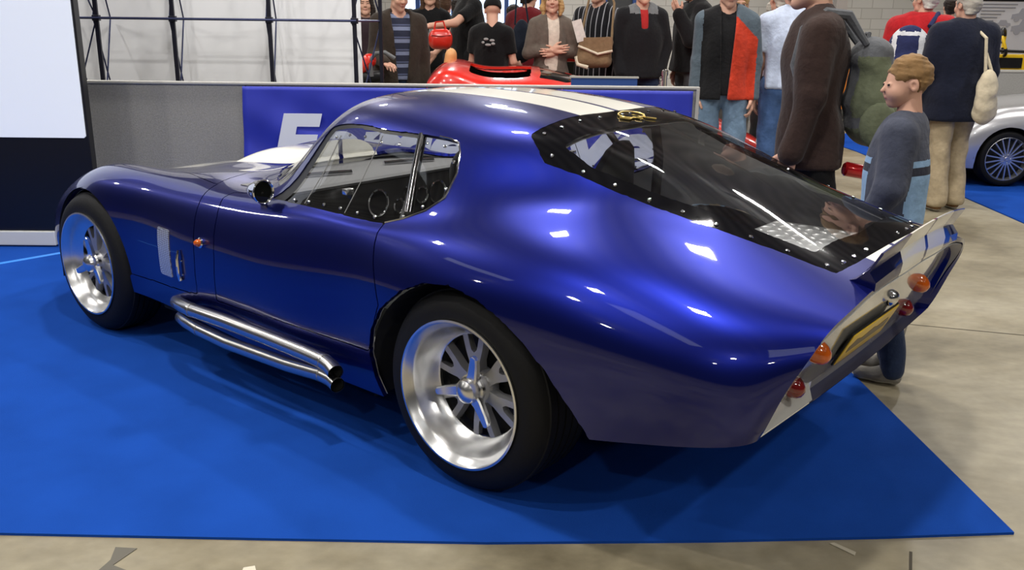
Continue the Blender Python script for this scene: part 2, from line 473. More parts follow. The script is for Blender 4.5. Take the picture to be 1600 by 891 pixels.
# projection screen
sc = thing('display_screen', 'tall white display screen with black lower half and white foot at the left edge', 'display screen', (-3.9, 2.43, 0))
b = MB(); b.box((-1.3, .02, .099), (.98, .09, 2.9), bev=.004); b.build('cabinet', mat('screen_black', (.004, .004, .006), .35), sc, smooth=False)
b = MB(); b.prism([(-1.25, .684), (.955, .684), (.965, .694), (.968, 2.85), (-1.25, 2.85)], .008, .022, axis='y'); b.build('screen', mat('screen_white', srgb(224, 228, 236), .25, coat=.25, emit=srgb(205, 214, 230), estr=.45), sc, smooth=False, label='glowing white screen')
b = MB(); b.box((-1.35, 0.0, 0.008), (.705, .42, .099), bev=.006); b.build('foot', mat('white_plinth', srgb(216, 218, 216), .5), sc, smooth=False, label='white foot')
# low partition with rail, two banners
pt = thing('partition', 'low grey fabric partition with pale top rail behind the blue coupe', 'partition', (-1.4, 3.0, 0))
felt = mat('grey_felt', srgb(146, 145, 142), .95, noise=(90, .13), bump=(300, .3))
rail = mat('pale_rail', srgb(196, 194, 188), .4, .3)
b = MB()
for x0, x1 in ((-3.2, -1.9), (-1.895, -.7), (-.695, .5), (.505, 1.4), (1.405, 2.30)): b.box((x0, .012, .02), (x1, .045, .975), bev=.003)
b.build('fabric_panel', felt, pt, smooth=False)
b = MB(); b.box((-3.2, .0, .972), (2.32, .057, .99), bev=.004); b.box((2.297, 0, .02), (2.32, .057, .975), bev=.003); b.build('rail', rail, pt, smooth=False, label='pale metal rail')
bn = thing('banner', 'wrinkled blue banner with large white slanted lettering on the partition', 'banner', (-1.4, 2.99, 0))
V = []; F = []; nx, nz = 110, 34
rng = random.Random(4)
for i in range(nx):
    for j in range(nz):
        x = -.71 + 2.98 * i / (nx - 1); z = .13 + .835 * j / (nz - 1); t = (.965 - z)
        y = -.016 + .020 * math.sin(10 * (x + .7 - 1.5 * t)) * min(1, t * 3) * math.exp(-abs(x + .1) * 1.0) + .004 * math.sin(23 * x + 9 * t) * min(1, t * 4)
        V.append((x - .04 * (t if i == 0 else 0), y, z))
for i in range(nx - 1):
    for j in range(nz - 1): F.append((i * nz + j, (i + 1) * nz + j, (i + 1) * nz + j + 1, i * nz + j + 1))
bcl = obj('banner_cloth', V, F, mat('banner_blue', srgb(44, 56, 178), .55, noise=(4, .06)), bn)
bcl.modifiers.new('thick', 'SOLIDIFY').thickness = .002


def text(name, s, size, m, parent, loc, rot=(PI / 2, 0, 0), shear=0.0, bold=0.0, thick=.001, spacing=1.0, width=None, label=None, align='LEFT'):
    cu = bpy.data.curves.new(name, 'FONT'); cu.body = s; cu.size = size; cu.shear = shear; cu.offset = bold; cu.extrude = thick; cu.space_character = spacing; cu.align_x = align; cu.resolution_u = 6
    o = bpy.data.objects.new(name, cu); C.objects.link(o)
    me = bpy.data.meshes.new_from_object(o.evaluated_get(bpy.context.evaluated_depsgraph_get()))
    bpy.data.objects.remove(o); bpy.data.curves.remove(cu)
    if width:
        xs = [v.co.x for v in me.vertices]; k = width / (max(xs) - min(xs)); x0 = min(xs)
        for v in me.vertices: v.co.x = (v.co.x - x0) * k
    o = bpy.data.objects.new(name, me); C.objects.link(o); me.materials.append(m); o.location = loc; o.rotation_euler = rot; o.parent = parent
    if label: o['label'] = label
    return o


bw = mat('banner_white', srgb(226, 230, 240), .6)
for word, x0, wd in (('Force', -.535, 1.33), ('Five', .98, 1.06)):
    text('lettering', word, .50, bw, bn, (x0, -.040, .432), shear=.22, bold=.021, thick=.002, width=wd, label='white bold slanted lettering')
# pop-up display frame seen from behind
pu = thing('popup_display_frame', 'folding black display frame with white fabric seen from behind, at the left behind the partition', 'display stand', (-2.3, 3.6, 0))
fab = mat('white_fabric', srgb(244, 245, 248), .9); blk = mat('frame_black', srgb(30, 30, 44), .4, .3); blu = mat('frame_bar', srgb(52, 58, 92), .35, .5)
V = []; F = []
XS = [-1.02, -.45, .24, .845]
b = MB(); b.box((-1.3, .32, .05), (.845, .325, 2.25)); b.build('fabric', fab, pu, smooth=False, label='white fabric sheet')
for x in [-.985, -.445, .24, .845]: MB().box((x - .014, .0, .02), (x + .014, .02, 2.25)).build('upright', blk, pu, smooth=False)
MB().box((.985, .25, .02), (1.01, .29, 2.25)).build('upright', blk, pu, smooth=False)
for x in [-1.25, -.985, -.445, .24, .845]:
    for z in (.62, 1.385, 2.15): MB().box((x - .025, -.012, z - .02), (x + .025, .03, z + .02), bev=.004).build('hub', blk, pu, smooth=False)
for z in (.62, 1.385, 2.15):
    MB().tube([(-1.3, -.01, z), (.86, -.01, z)], .009, 8).build('bar', blu, pu); MB().tube([(.845, 0, z), (1.0, .27, z)], .008, 8).build('bar', blu, pu)
for x in (-.985, -.445, .24, .845):
    for z in (.62, 1.385):
        MB().tube([(x - .02, .0, z), (x - .02 if x < .8 else 1.0, .3, z + .765)], .006, 6).build('brace', blu, pu)
        MB().tube([(x - .02 if x < .8 else 1.0, .3, z), (x - .02, .0, z + .765)], .006, 6).build('brace', blu, pu)
for z in (.62, 1.385):
    MB().tube([(-1.26, .02, z), (-.99, .02, z + .765)], .006, 6).build('brace', blu, pu); MB().tube([(-.99, .02, z), (-1.26, .02, z + .765)], .006, 6).build('brace', blu, pu)
# ------------------------------------------------------------------ the blue coupe
def striped(name, base, half, gap):
    """blue metallic paint with the pair of white racing stripes along the middle of the car"""
    m = mat(name, base, 0.36, 0.55, 1.0)
    nt = m.node_tree; b = nt.nodes['Principled BSDF']
    tc = nt.nodes.new('ShaderNodeTexCoord'); sp = nt.nodes.new('ShaderNodeSeparateXYZ'); nt.links.new(tc.outputs['Object'], sp.inputs[0])
    ab = nt.nodes.new('ShaderNodeMath'); ab.operation = 'ABSOLUTE'; nt.links.new(sp.outputs[1], ab.inputs[0])
    g1 = nt.nodes.new('ShaderNodeMath'); g1.operation = 'LESS_THAN'; g1.inputs[1].default_value = half
    g2 = nt.nodes.new('ShaderNodeMath'); g2.operation = 'GREATER_THAN'; g2.inputs[1].default_value = gap
    mu = nt.nodes.new('ShaderNodeMath'); mu.operation = 'MULTIPLY'
    nt.links.new(ab.outputs[0], g1.inputs[0]); nt.links.new(ab.outputs[0], g2.inputs[0])
    nt.links.new(g1.outputs[0], mu.inputs[0]); nt.links.new(g2.outputs[0], mu.inputs[1])
    mx = nt.nodes.new('ShaderNodeMix'); mx.data_type = 'RGBA'; mx.inputs[6].default_value = (*base, 1); mx.inputs[7].default_value = (0.86, 0.84, 0.76, 1)
    nt.links.new(mu.outputs[0], mx.inputs[0]); nt.links.new(mx.outputs[2], b.inputs['Base Color'])
    inv = nt.nodes.new('ShaderNodeMath'); inv.operation = 'MULTIPLY_ADD'; inv.inputs[1].default_value = -PAINT_METAL; inv.inputs[2].default_value = PAINT_METAL
    nt.links.new(mu.outputs[0], inv.inputs[0]); nt.links.new(inv.outputs[0], b.inputs['Metallic'])
    return m


PAINT_METAL = 0.92
BLUE = (0.0032, 0.0085, 0.150)
paint = striped('blue_paint_with_white_stripes', BLUE, 0.203, 0.012)
paint_plain = mat('blue_paint', BLUE, 0.36, PAINT_METAL, 1.0)
white_paint = mat('white_paint', (0.86, 0.84, 0.76), 0.3, 0.0, 1.0)
panel_paint = mat('tail_panel_paint', (0.66, 0.65, 0.61), 0.12, 0.30, 1.0)
black_gloss = mat('black_gloss', (0.004, 0.004, 0.005), 0.05, 0, 0.0, spec=.3)
black_trim = mat('black_trim', (0.008, 0.008, 0.009), 0.4, spec=.25)
cabin_black = mat('cabin_black', (0.010, 0.010, 0.011), 0.85)
lining_grey = mat('lining_grey', (0.55, 0.55, 0.54), 0.9)
dash_grey = mat('dash_vinyl', (0.15, 0.15, 0.155), 0.7, bump=(220, 0.25))
chrome = mat('chrome', (0.78, 0.78, 0.80), 0.07, 1.0)
polished = mat('polished_alloy', (0.80, 0.80, 0.80), 0.26, 1.0)
satin = mat('satin_steel', (0.62, 0.61, 0.60), 0.27, 1.0)
cast_grey = mat('cast_grey_alloy', (0.42, 0.42, 0.43), 0.42, 0.7)
rubber = mat('tyre_rubber', (0.0055, 0.0055, 0.006), 0.65, spec=.25, bump=(60, 0.1))
amber = mat('amber_lens', (0.58, 0.105, 0.005), 0.12, 0, 1.0)
red_lens = mat('red_lens', (0.17, 0.006, 0.006), 0.1, 0, 1.0)
gold = mat('gold_leaf', (0.75, 0.55, 0.16), 0.3, 0.8)
clear = glass('side_plexiglass', (0.90, 0.91, 0.91), 0.05)
rear_clear = glass('rear_plexiglass', (0.84, 0.85, 0.86), 0.10)

CAR_RZ = math.radians(-40.0)
car = thing('sports_car', 'shiny blue fastback coupe with white racing stripes parked on the blue carpet', 'car', (0, 0, 0), CAR_RZ)
ST=[
(-3.04,[(0,.46),(.1,.46),(.2,.455),(.28,.445),(.33,.43),(.37,.41),(.4,.385),(.415,.35),(.405,.3),(.38,.26)]),
(-2.9,[(0,.56),(.15,.555),(.3,.555),(.42,.55),(.5,.535),(.56,.505),(.61,.46),(.635,.40),(.63,.32),(.6,.25)]),
(-2.65,[(0,.645),(.18,.64),(.34,.645),(.48,.665),(.57,.665),(.65,.64),(.715,.58),(.75,.49),(.76,.37),(.74,.24)]),
(-2.29,[(0,.70),(.2,.695),(.36,.695),(.5,.728),(.6,.755),(.69,.742),(.765,.69),(.805,.58),(.815,.42),(.80,.25)]),
(-1.9,[(0,.765),(.2,.76),(.36,.75),(.5,.75),(.6,.762),(.68,.755),(.75,.70),(.785,.59),(.79,.42),(.77,.24)]),
(-1.5,[(0,.80),(.2,.795),(.36,.785),(.5,.775),(.6,.77),(.68,.75),(.745,.70),(.79,.58),(.80,.40),(.77,.22)]),
(-1.25,[(0,.93),(.2,.92),(.36,.88),(.49,.80),(.58,.775),(.675,.755),(.745,.705),(.795,.58),(.805,.40),(.78,.21)]),
(-1.0,[(0,1.10),(.2,1.095),(.36,1.065),(.49,.98),(.58,.86),(.672,.775),(.745,.72),(.80,.58),(.81,.40),(.785,.20)]),
(-.8,[(0,1.15),(.2,1.143),(.36,1.12),(.495,1.055),(.595,.915),(.69,.785),(.75,.73),(.80,.59),(.81,.40),(.785,.20)]),
(-.5,[(0,1.155),(.2,1.149),(.36,1.128),(.505,1.06),(.605,.925),(.70,.785),(.755,.735),(.805,.60),(.81,.40),(.785,.20)]),
(-.2,[(0,1.138),(.2,1.132),(.36,1.112),(.50,1.045),(.6,.935),(.70,.82),(.775,.755),(.84,.63),(.85,.42),(.82,.23)]),
(.05,[(0,1.10),(.2,1.096),(.36,1.078),(.475,1.015),(.575,.91),(.69,.835),(.785,.765),(.855,.645),(.865,.44),(.84,.28)]),
(.35,[(0,1.012),(.2,1.008),(.34,.988),(.455,.925),(.56,.879),(.685,.823),(.785,.755),(.85,.64),(.86,.47),(.84,.31)]),
(.65,[(0,.889),(.2,.886),(.33,.873),(.43,.85),(.54,.819),(.66,.776),(.755,.715),(.82,.62),(.83,.49),(.81,.36)]),
(.85,[(0,.822),(.2,.82),(.31,.813),(.405,.80),(.515,.773),(.63,.735),(.725,.675),(.775,.595),(.785,.50),(.765,.40)]),
(None,[(1.046,0,.775),(1.045,.2,.77),(1.04,.31,.765),(1.035,.405,.755),(1.03,.51,.735),(1.015,.61,.70),(.995,.67,.64),(.965,.70,.57),(.935,.71,.49),(.905,.70,.42)]),
]

S = Sheet(ST, 1.0)
S.grid(331, 131)


def sp(u, v, side=-1, off=0.0):
    p = S.pts(np.array([u]), np.array([v]))[0]; n = S.normals(np.array([u]), np.array([v]))[0]
    p = p + n * off
    return Vector((p[0], p[1] * side, p[2]))


def sn(u, v, side=-1):
    n = S.normals(np.array([u]), np.array([v]))[0]; return Vector((n[0], n[1] * side, n[2]))


DLO = [(-1.06, 5.12), (-1.0, 3.85), (-.93, 2.97), (-.78, 3.12), (-.61, 3.22), (-.41, 3.15), (-.33, 3.15), (-.265, 3.2), (-.23, 3.45), (-.205, 3.95), (-.205, 4.5), (-.26, 4.85), (-.34, 5.1), (-.41, 5.3), (-.63, 5.19), (-.92, 5.22)]
DGLASS = [(-.985, 5.2), (-.955, 4.1), (-.898, 3.16), (-.61, 3.31), (-.425, 3.25), (-.36, 5.12), (-.41, 5.3), (-.63, 5.19), (-.92, 5.22)]
RW = [(-.01, -1), (-.01, .05), (-.02, .9), (-.02, 1.85), (-.04, 2.6), (.06, 3.22), (.29, 3.14), (.5, 3.02), (.71, 2.93), (.925, 2.82), (.933, 1.55), (.933, .4), (.933, -1)]
RWI = [(.115, -1), (.118, .8), (.108, 1.75), (.085, 2.6), (.2, 2.82), (.43, 2.6), (.63, 2.25), (.85, 2.05), (.852, .65), (.862, 0), (.862, -1)]
WS = [(-1.48, -1), (-1.46, 1), (-1.38, 2.2), (-1.22, 3.5), (-1.10, 4.45), (-1.045, 3.6), (-.985, 2.8), (-.94, 2.2), (-.91, 1.2), (-.90, 0), (-.90, -1)]
CLIP = [(-3.2, -1), (-1.56, -1), (-1.55, 1.5), (-1.53, 2.6), (-1.47, 4.55), (-1.45, 5.75), (-1.44, 6.4), (-1.43, 6.95), (-1.42, 7.5), (-1.425, 8.28), (-1.68, 8.4), (-1.97, 8.52), (-1.97, 12), (-3.2, 12)]
HOOD = [(-2.75, -1), (-2.75, 1.6), (-2.5, 2.4), (-1.91, 3.4), (-1.64, 4.2), (-1.49, 4.5), (-1.3, 4.5), (-1.3, -1)]
DOOR = [(-1.29, 8.27), (-1.28, 7.4), (-1.30, 6.35), (-1.325, 5.5), (-1.31, 4.95), (-1.22, 4.9), (-1.06, 5.12), (-.92, 5.22), (-.63, 5.19), (-.41, 5.3), (-.41, 5.9), (-.40, 6.3), (-.38, 6.7), (-.355, 7.05), (-.33, 7.4), (-.40, 8.2), (-.84, 8.23)]
RARCH = [(-.30, -.5), (-.35, .20), (-.385, .27), (-.398, .35), (-.38, .44), (-.32, .53), (-.22, .61), (-.12, .653), (-.01, .668), (.1, .65), (.2, .612), (.28, .565), (.35, .506), (.418, .425), (.475, .348), (.53, .2), (.6, -.5)]
FARCH = [(-2.29 + .34 * math.cos(a), .325 + .335 * math.sin(a)) for a in np.linspace(PI, 0, 25)] + [(-1.93, .30), (-1.85, -.5), (-2.63, -.5)]
f_clip = S.poly_field(CLIP); f_door = S.poly_field(DOOR); f_dlo = S.poly_field(DLO); f_rw = S.poly_field(RW); f_rwi = S.poly_field(RWI)
f_ws = S.poly_field(WS); f_dg = S.poly_field(DGLASS); f_hood = S.poly_field(HOOD)
sidem = S.gv > 4.2
f_ra = np.where(sidem, xz_field(S.gP, RARCH), 9.0); f_fa = np.where(sidem, xz_field(S.gP, FARCH), 9.0)
bp = np.array([(-.425, 3.1), (-.345, 5.1)])
f_bp = S.gu - np.interp(S.gv, bp[:, 1], bp[:, 0])
G = 0.0025
S.part('body_shell', [-f_clip - G, -f_door - G, -f_dlo, -f_rw, -f_ws, f_ra], paint, car, lip=.014)
S.part('front_bodywork', [f_clip - G, f_fa, -f_hood - G], paint, car, lip=.014)
S.part('bonnet', [f_clip - G, f_hood - G], paint, car, lip=.012)
for sd in (-1, 1):
    S.part('door', [f_door - G, -f_dlo, f_ra], paint_plain, car, side=sd, lip=.014)
    S.part('window_frame', [f_dlo, -f_dg, -f_bp], black_trim, car, side=sd, off=-.004)
    S.part('door_window', [f_dlo, -f_bp - .004], clear, car, side=sd, off=-.008, label='clear plexiglass door window')
    S.part('quarter_window', [f_dlo, f_bp - .004], clear, car, side=sd, off=-.006, label='clear plexiglass quarter window')
S.part('windscreen', [f_ws], clear, car, off=-.004)
S.part('rear_window', [f_rw, f_rwi], rear_clear, car, off=-.001, label='large clear rear window')
S.part('rear_window_border', [f_rw - .001, -f_rwi], black_gloss, car, off=-.001, lip=.006, label='glossy black border of the rear window')
S.part('inner_shell', [-f_dlo - .003, -f_rwi - .004, -f_ws - .003, f_ra - .003, f_fa - .003, S.gu + 3.02], lining_grey, car, off=-.02, label='grey lining inside the bodywork')

# tail panel, rim, lower corner
E = np.array([S.pts(np.array([1.0]), np.array([v]))[0] for v in np.linspace(0, 9, 73)])
REC = 0.042


def tail_ring(dx, k):
    def rec(y, z):
        t = min(1, max(0, (-y - .31) / .05)); w = min(1, max(0, (.54 - z) / .05))
        return dx * (1 - .93 * t * t * (3 - 2 * t) * w)
    P = [(p[0], p[1] * k, p[2] + (.004 if dx and p[2] < .45 else 0)) for p in E]
    for t in np.linspace(0, 1, 30)[1:]:
        P.append((E[-1][0], E[-1][1] * (1 - t) * k, E[-1][2] - .018 * math.sin(t * PI / 2)))
    P = P + [(x, -y, z) for x, y, z in P[::-1]][1:-1]
    return [(x - rec(y, z), y, z) for x, y, z in P]


ra = tail_ring(0, 1); rb = tail_ring(REC, .985)
plane_x = lambda y, z: .905 - REC + (z - .42) * .43
cx = 0; cz = sum(p[2] for p in rb) / len(rb)
V = list(rb) + [(p[0] + (plane_x(p[1] * .86, p[2] + (cz - p[2]) * .14) - p[0]), p[1] * .86, p[2] + (cz - p[2]) * .14) for p in rb] + [(plane_x(0, cz), 0, cz)]
nR = len(rb); F = []
for i in range(nR):
    j = (i + 1) % nR
    F += [(i, j, nR + j, nR + i), (nR + i, nR + j, 2 * nR)]
obj('tail_panel', V, F, panel_paint, car, smooth=False, label='pale glossy flat tail panel')
V = list(ra) + list(rb); F = []; mi = []
for i in range(nR):
    j = (i + 1) % nR; F.append((i, j, nR + j, nR + i))
    mi.append(1 if (ra[i][1] < -.365 and ra[i][2] < .47) else 0)
obj('tail_rim', V, F, [paint_plain, white_paint], car, smooth=False, mi=mi)
# valance closing the underside behind the axle
V = []; F = []
for x, w, z in [(.905, .70, .418), (.8, .72, .385), (.65, .74, .345), (.5, .76, .30)]:
    for y in np.linspace(-w, w, 15): V.append((x, y, z - .018 * math.cos(y / w * PI / 2)))
for i in range(3):
    for j in range(14): F.append((i * 15 + j, i * 15 + j + 1, i * 15 + j + 16, i * 15 + j + 15))
obj('rear_valance', V, F, paint_plain, car)

# spoiler: a blade on the tail, cut off square at its ends
ys = np.linspace(-.385, .385, 29); V = []; F = []
for y in ys:
    k = (abs(y) / .385) ** 2
    zd = float(S.pts(np.array([.95]), np.array([min(2.9, abs(y) / .11)]))[0][2])
    tip = (1.067 - .017 * k, .887 - .03 * k)
    sec = [(.962, zd - .004), (.99, zd + .010 - .004 * k), (1.02, .838 - .028 * k), (tip[0] - .006, tip[1] - .001), (tip[0], tip[1]), (tip[0] - .001, tip[1] - .006), (1.044 - .022 * k, .836 - .035 * k), (1.052 - .012 * k, .802 - .026 * k), (1.0475 - .008 * k, .772 - .018 * k), (.97, .76)]
    V += [(x, y, z) for x, z in sec]
ns = 10
for i in range(len(ys) - 1):
    for j in range(ns): F.append((i * ns + j, i * ns + (j + 1) % ns, (i + 1) * ns + (j + 1) % ns, (i + 1) * ns + j))
F += [tuple(range(ns)), tuple(range((len(ys) - 1) * ns, len(ys) * ns))[::-1]]
b = MB(); b.add(V, F); b.build('spoiler', paint, car, sharp=28)

# tail lamps
TN = Vector((0.90, 0, -0.43)).normalized()
TM = TN.to_track_quat('Z', 'Y').to_matrix().to_4x4()
for (x, y, z), lm, lab in [((.935, .439, .577), amber, 'amber tail lamp'), ((.887, .467, .477), red_lens, 'dark red tail lamp')]:
    for sd in (-1, 1):
        T = Matrix.Translation(Vector((x, y * sd, z)) - TN * .035) @ TM
        be = MB().lathe([(.0, -.005), (.038, -.005), (.041, .006), (.036, .014), (.03, .016)], 28, T=T, axis='z').build('tail_lamp', chrome, car, label='chrome ringed ' + lab)
        MB().lathe([(.034, .012), (.0335, .026), (.029, .045), (.02, .06), (.009, .067), (0, .068)], 28, T=T, axis='z').build('lens', lm, be)
# number plate on its bracket, plate lamp
T = Matrix.Translation(Vector((.922, 0, .512))) @ TM
b = MB(); b.box((-.205, -.058, -.01), (.205, .058, -.004), bev=.002, T=T)
br = b.build('number_plate_bracket', black_trim, car)
b = MB(); b.box((-.20, -.055, -.004), (.20, .055, .0), bev=.002, T=T)
pl = b.build('number_plate', mat('plate_yellow', (0.72, 0.47, 0.03), 0.35), br, label='yellow number plate')
b = MB()
V_ = [(-.165, -.018), (.165, -.018), (.172, .004), (.15, .02), (.06, .012), (.02, .022), (-.07, .010), (-.13, .024), (-.17, .006)]
b.prism(V_, 0, .001, T=T)
b.build('plate_marking', mat('plate_brown', (.12, .07, .01), .4), pl, label='dark blurred marking of the number plate')
for sd in (1,):
    T = Matrix.Translation(Vector((.96, .10 * sd, .600))) @ TM
    lm = MB().lathe([(0, -.05), (.026, -.05), (.026, -.012), (.022, -.004), (.012, .004), (0, .006)], 22, T=T, axis='z').build('plate_lamp', chrome, car)

# bonnet scoop
V = []; F = []; nx, ny = 22, 21
for i in range(nx):
    x = -2.03 + .56 * i / (nx - 1); k = 1 - ((x + 1.47) / .57) ** 2
    k = max(k, 0) ** .5
    for j in range(ny):
        t = -1 + 2 * j / (ny - 1); y = .212 * t
        zb = float(S.pts(np.array([x]), np.array([min(2.9, abs(y) / .105)]))[0][2])
        V.append((x, y, zb - .006 + .078 * k * (1 - abs(t) ** 4) ** .6))
for i in range(nx - 1):
    for j in range(ny - 1): F.append((i * ny + j, i * ny + j + 1, (i + 1) * ny + j + 1, (i + 1) * ny + j))
o = len(V); V.append((-1.47, 0, .76)); F += [((nx - 1) * ny + j, o, (nx - 1) * ny + j + 1) for j in range(ny - 1)]
b = MB(); b.add(V, F); b.build('bonnet_scoop', paint, car, sharp=50)

# rivets along the plexiglass
riv = MB().ball((0, 0, 0), (.0065, .0065, .004), nu=8, nv=6).build('rivet', chrome, car)
rdata = riv.data; first = True
RS = [(-.003, 2.42), (.07, 2.98), (.185, 3.03), (.29, 2.96), (.4, 2.9), (.5, 2.82), (.6, 2.77), (.7, 2.71), (.8, 2.66), (.895, 2.55), (.913, 1.9), (.915, 1.25), (.915, .6), (.018, 1.95), (.022, 1.35), (.026, .75), (.03, .12)]
SW = [(-.93, 5.03), (-.84, 5.01), (-.75, 4.99), (-.66, 4.98), (-.57, 5.0), (-.48, 5.05), (-.86, 3.38), (-.78, 3.4), (-.69, 3.44), (-.6, 3.5), (-.51, 3.48), (-.39, 3.35), (-.31, 3.36), (-.245, 3.7), (-.225, 4.3), (-.285, 4.72), (-.35, 4.98)]
for (u, v), off in [(q, .001) for q in RS] + [(q, -.003) for q in SW]:
    for sd in (-1, 1):
        r = riv if first else riv.copy()
        if not first: C.objects.link(r); r.parent = car
        first = False
        r.location = sp(u, v, sd, off); r.rotation_mode = 'QUATERNION'; r.rotation_quaternion = sn(u, v, sd).to_track_quat('Z', 'Y')
# bright edge round the quarter window, centre post, gold emblem
for sd in (-1, 1):
    q = [(-.35, 3.14), (-.30, 3.16), (-.262, 3.22), (-.235, 3.45), (-.208, 3.95), (-.208, 4.5), (-.26, 4.83), (-.34, 5.08), (-.41, 5.28)]
    MB().tube([sp(u, v, sd, .0) for u, v in q], .0035, 8).build('quarter_window_trim', chrome, car)
    MB().tube([Vector((-.440, .512 * sd, 1.035)), Vector((-.40, .588 * sd, .93)), Vector((-.352, .672 * sd, .805))], .015, 14).build('window_post', mat('dark_chrome', (.12, .12, .12), .15, 1.0), car)
    b = MB(); b.box((-.012, -.018, -.010), (.012, .018, .010), bev=.003, T=Matrix.Translation(sp(-.66, 4.55, sd, -.002)))
    b.build('window_catch', polished, car)
    for u in (-.86, -.63):
        MB().tube([sp(u, 5.1, sd, -.006), sp(u + .01, 4.2, sd, -.006), sp(u + .02, 3.35, sd, -.006)], .0016, 6).build('sliding_pane_edge', mat('pane_edge', (.16, .16, .16), .3), car)
b = MB()
c0 = [sp(.05 + .033 * math.cos(a), .0 if abs(math.sin(a)) < .01 else .30 * abs(math.sin(a)), 1 if math.sin(a) > 0 else -1, .003) for a in np.linspace(0, 2 * PI, 24, endpoint=False)]
b.tube(c0, .003, 6, closed=True)
b.tube([sp(.06, .42, -1, .003), sp(.085, .3, -1, .003), sp(.075, .12, -1, .003), sp(.1, .02, -1, .003)], .0035, 6)
b.tube([sp(.06, .3, 1, .003), sp(.09, .12, 1, .003), sp(.11, .3, 1, .003)], .0035, 6)
b.build('emblem', gold, car, label='gold emblem at the top of the rear window')

# side vents, latches, indicator, mirror, side pipes
mesh_m = mat('vent_mesh', (0.55, 0.55, 0.53), 0.35, 0.7)
nt = mesh_m.node_tree; tc = nt.nodes.new('ShaderNodeTexCoord'); mp = nt.nodes.new('ShaderNodeMapping'); mp.inputs['Rotation'].default_value = (0, math.radians(45), 0)
ck = nt.nodes.new('ShaderNodeTexChecker'); ck.inputs['Scale'].default_value = 190; ck.inputs[1].default_value = (.95, .95, .9, 1); ck.inputs[2].default_value = (.22, .22, .21, 1)
nt.links.new(tc.outputs['Object'], mp.inputs[0]); nt.links.new(mp.outputs[0], ck.inputs[0]); nt.links.new(ck.outputs[0], nt.nodes['Principled BSDF'].inputs['Base Color'])
for sd in (-1, 1):
    S_v = S.poly_field([(-1.70, 7.03), (-1.61, 7.03), (-1.605, 8.12), (-1.695, 8.14)])
    S.part('side_vent', [S_v], mesh_m, car, side=sd, off=.003, lip=.004, label='pale mesh side vent')
    b = MB(); b.tube([sp(-1.53, 7.42, sd, .006), sp(-1.53, 7.6, sd, .012), sp(-1.53, 7.95, sd, .012), sp(-1.53, 8.08, sd, .006)], [.004, .006, .007, .009], 8)
    for u, v in ((-1.545, 7.65), (-1.515, 7.65), (-1.545, 7.95), (-1.515, 7.95)): b.ball(sp(u, v, sd, .002), .004, nu=8, nv=5)
    b.build('bonnet_latch', chrome, car)
    n = sn(-1.37, 7.1, sd); T = Matrix.Translation(sp(-1.37, 7.1, sd)) @ n.to_track_quat('Z', 'Y').to_matrix().to_4x4()
    be = MB().lathe([(0, 0), (.020, 0), (.021, .008), (.016, .012), (0, .012)], 20, T=T, axis='z').build('side_indicator', chrome, car)
    MB().lathe([(.0155, .010), (.014, .022), (.008, .03), (0, .032)], 20, T=T, axis='z').build('lens', amber, be)
    mc = Vector((-1.04, .735 * sd, .798)); ax = Vector((1, .05 * sd, .02)).normalized()
    T = Matrix.Translation(mc) @ ax.to_track_quat('Z', 'Y').to_matrix().to_4x4()
    b = MB().lathe([(0, -.085), (.012, -.082), (.024, -.066), (.034, -.04), (.041, -.012), (.043, .004), (.045, .008), (.042, .012), (.038, .008), (.036, .0)], 32, T=T, axis='z')
    b.tube([mc + Vector((-.03, 0, -.03)), sp(-1.07, 5.5, sd, -.004)], [.009, .013], 10)
    mr = b.build('wing_mirror', chrome, car, label='chrome bullet shaped wing mirror')
    MB().lathe([(0, .003), (.037, .003)], 32, T=T, axis='z').build('mirror_glass', mat('mirror_glass', (.05, .055, .05), .03, .9), mr)
    Y = .856
    up = [(-1.63, .772, .268), (-1.57, .806, .284), (-1.48, .838, .297), (-1.38, Y, .303), (-1.15, Y, .306), (-.9, Y, .302), (-.68, Y, .296), (-.585, Y, .290), (-.54, Y + .008, .284), (-.505, Y + .018, .276)]
    lo = [(-1.59, .775, .214), (-1.53, .816, .232), (-1.44, .846, .238), (-1.34, Y, .233), (-1.15, Y, .222), (-.78, Y, .228), (-.6, Y, .240), (-.54, Y + .006, .238), (-.50, Y + .016, .232)]
    for path, r in ((up, .027), (lo, .0255)):
        pp = [Vector((x, y * sd, z)) for x, y, z in path]
        b = MB().tube(pp, r, 20, cap=False)
        for k in (3, len(pp) - 3):
            d = (pp[k + 1] - pp[k]).normalized(); b.tube([pp[k] - d * .006, pp[k] + d * .006], r + .002, 20)
        d = (pp[-1] - pp[-2]).normalized(); b.tube([pp[-1] - d * .002, pp[-1] + d * .003], r + .0012, 20, cap=False)
        ex = b.build('side_exhaust_pipe', satin, car, label='polished side exhaust pipe')
        MB().tube(pp[-3:], r - .003, 18, cap=False).build('pipe_bore', mat('bore_black', (.004, .004, .004), .9), ex)  # plain black inner tube at the pipe end

# wheels
tread = rubber


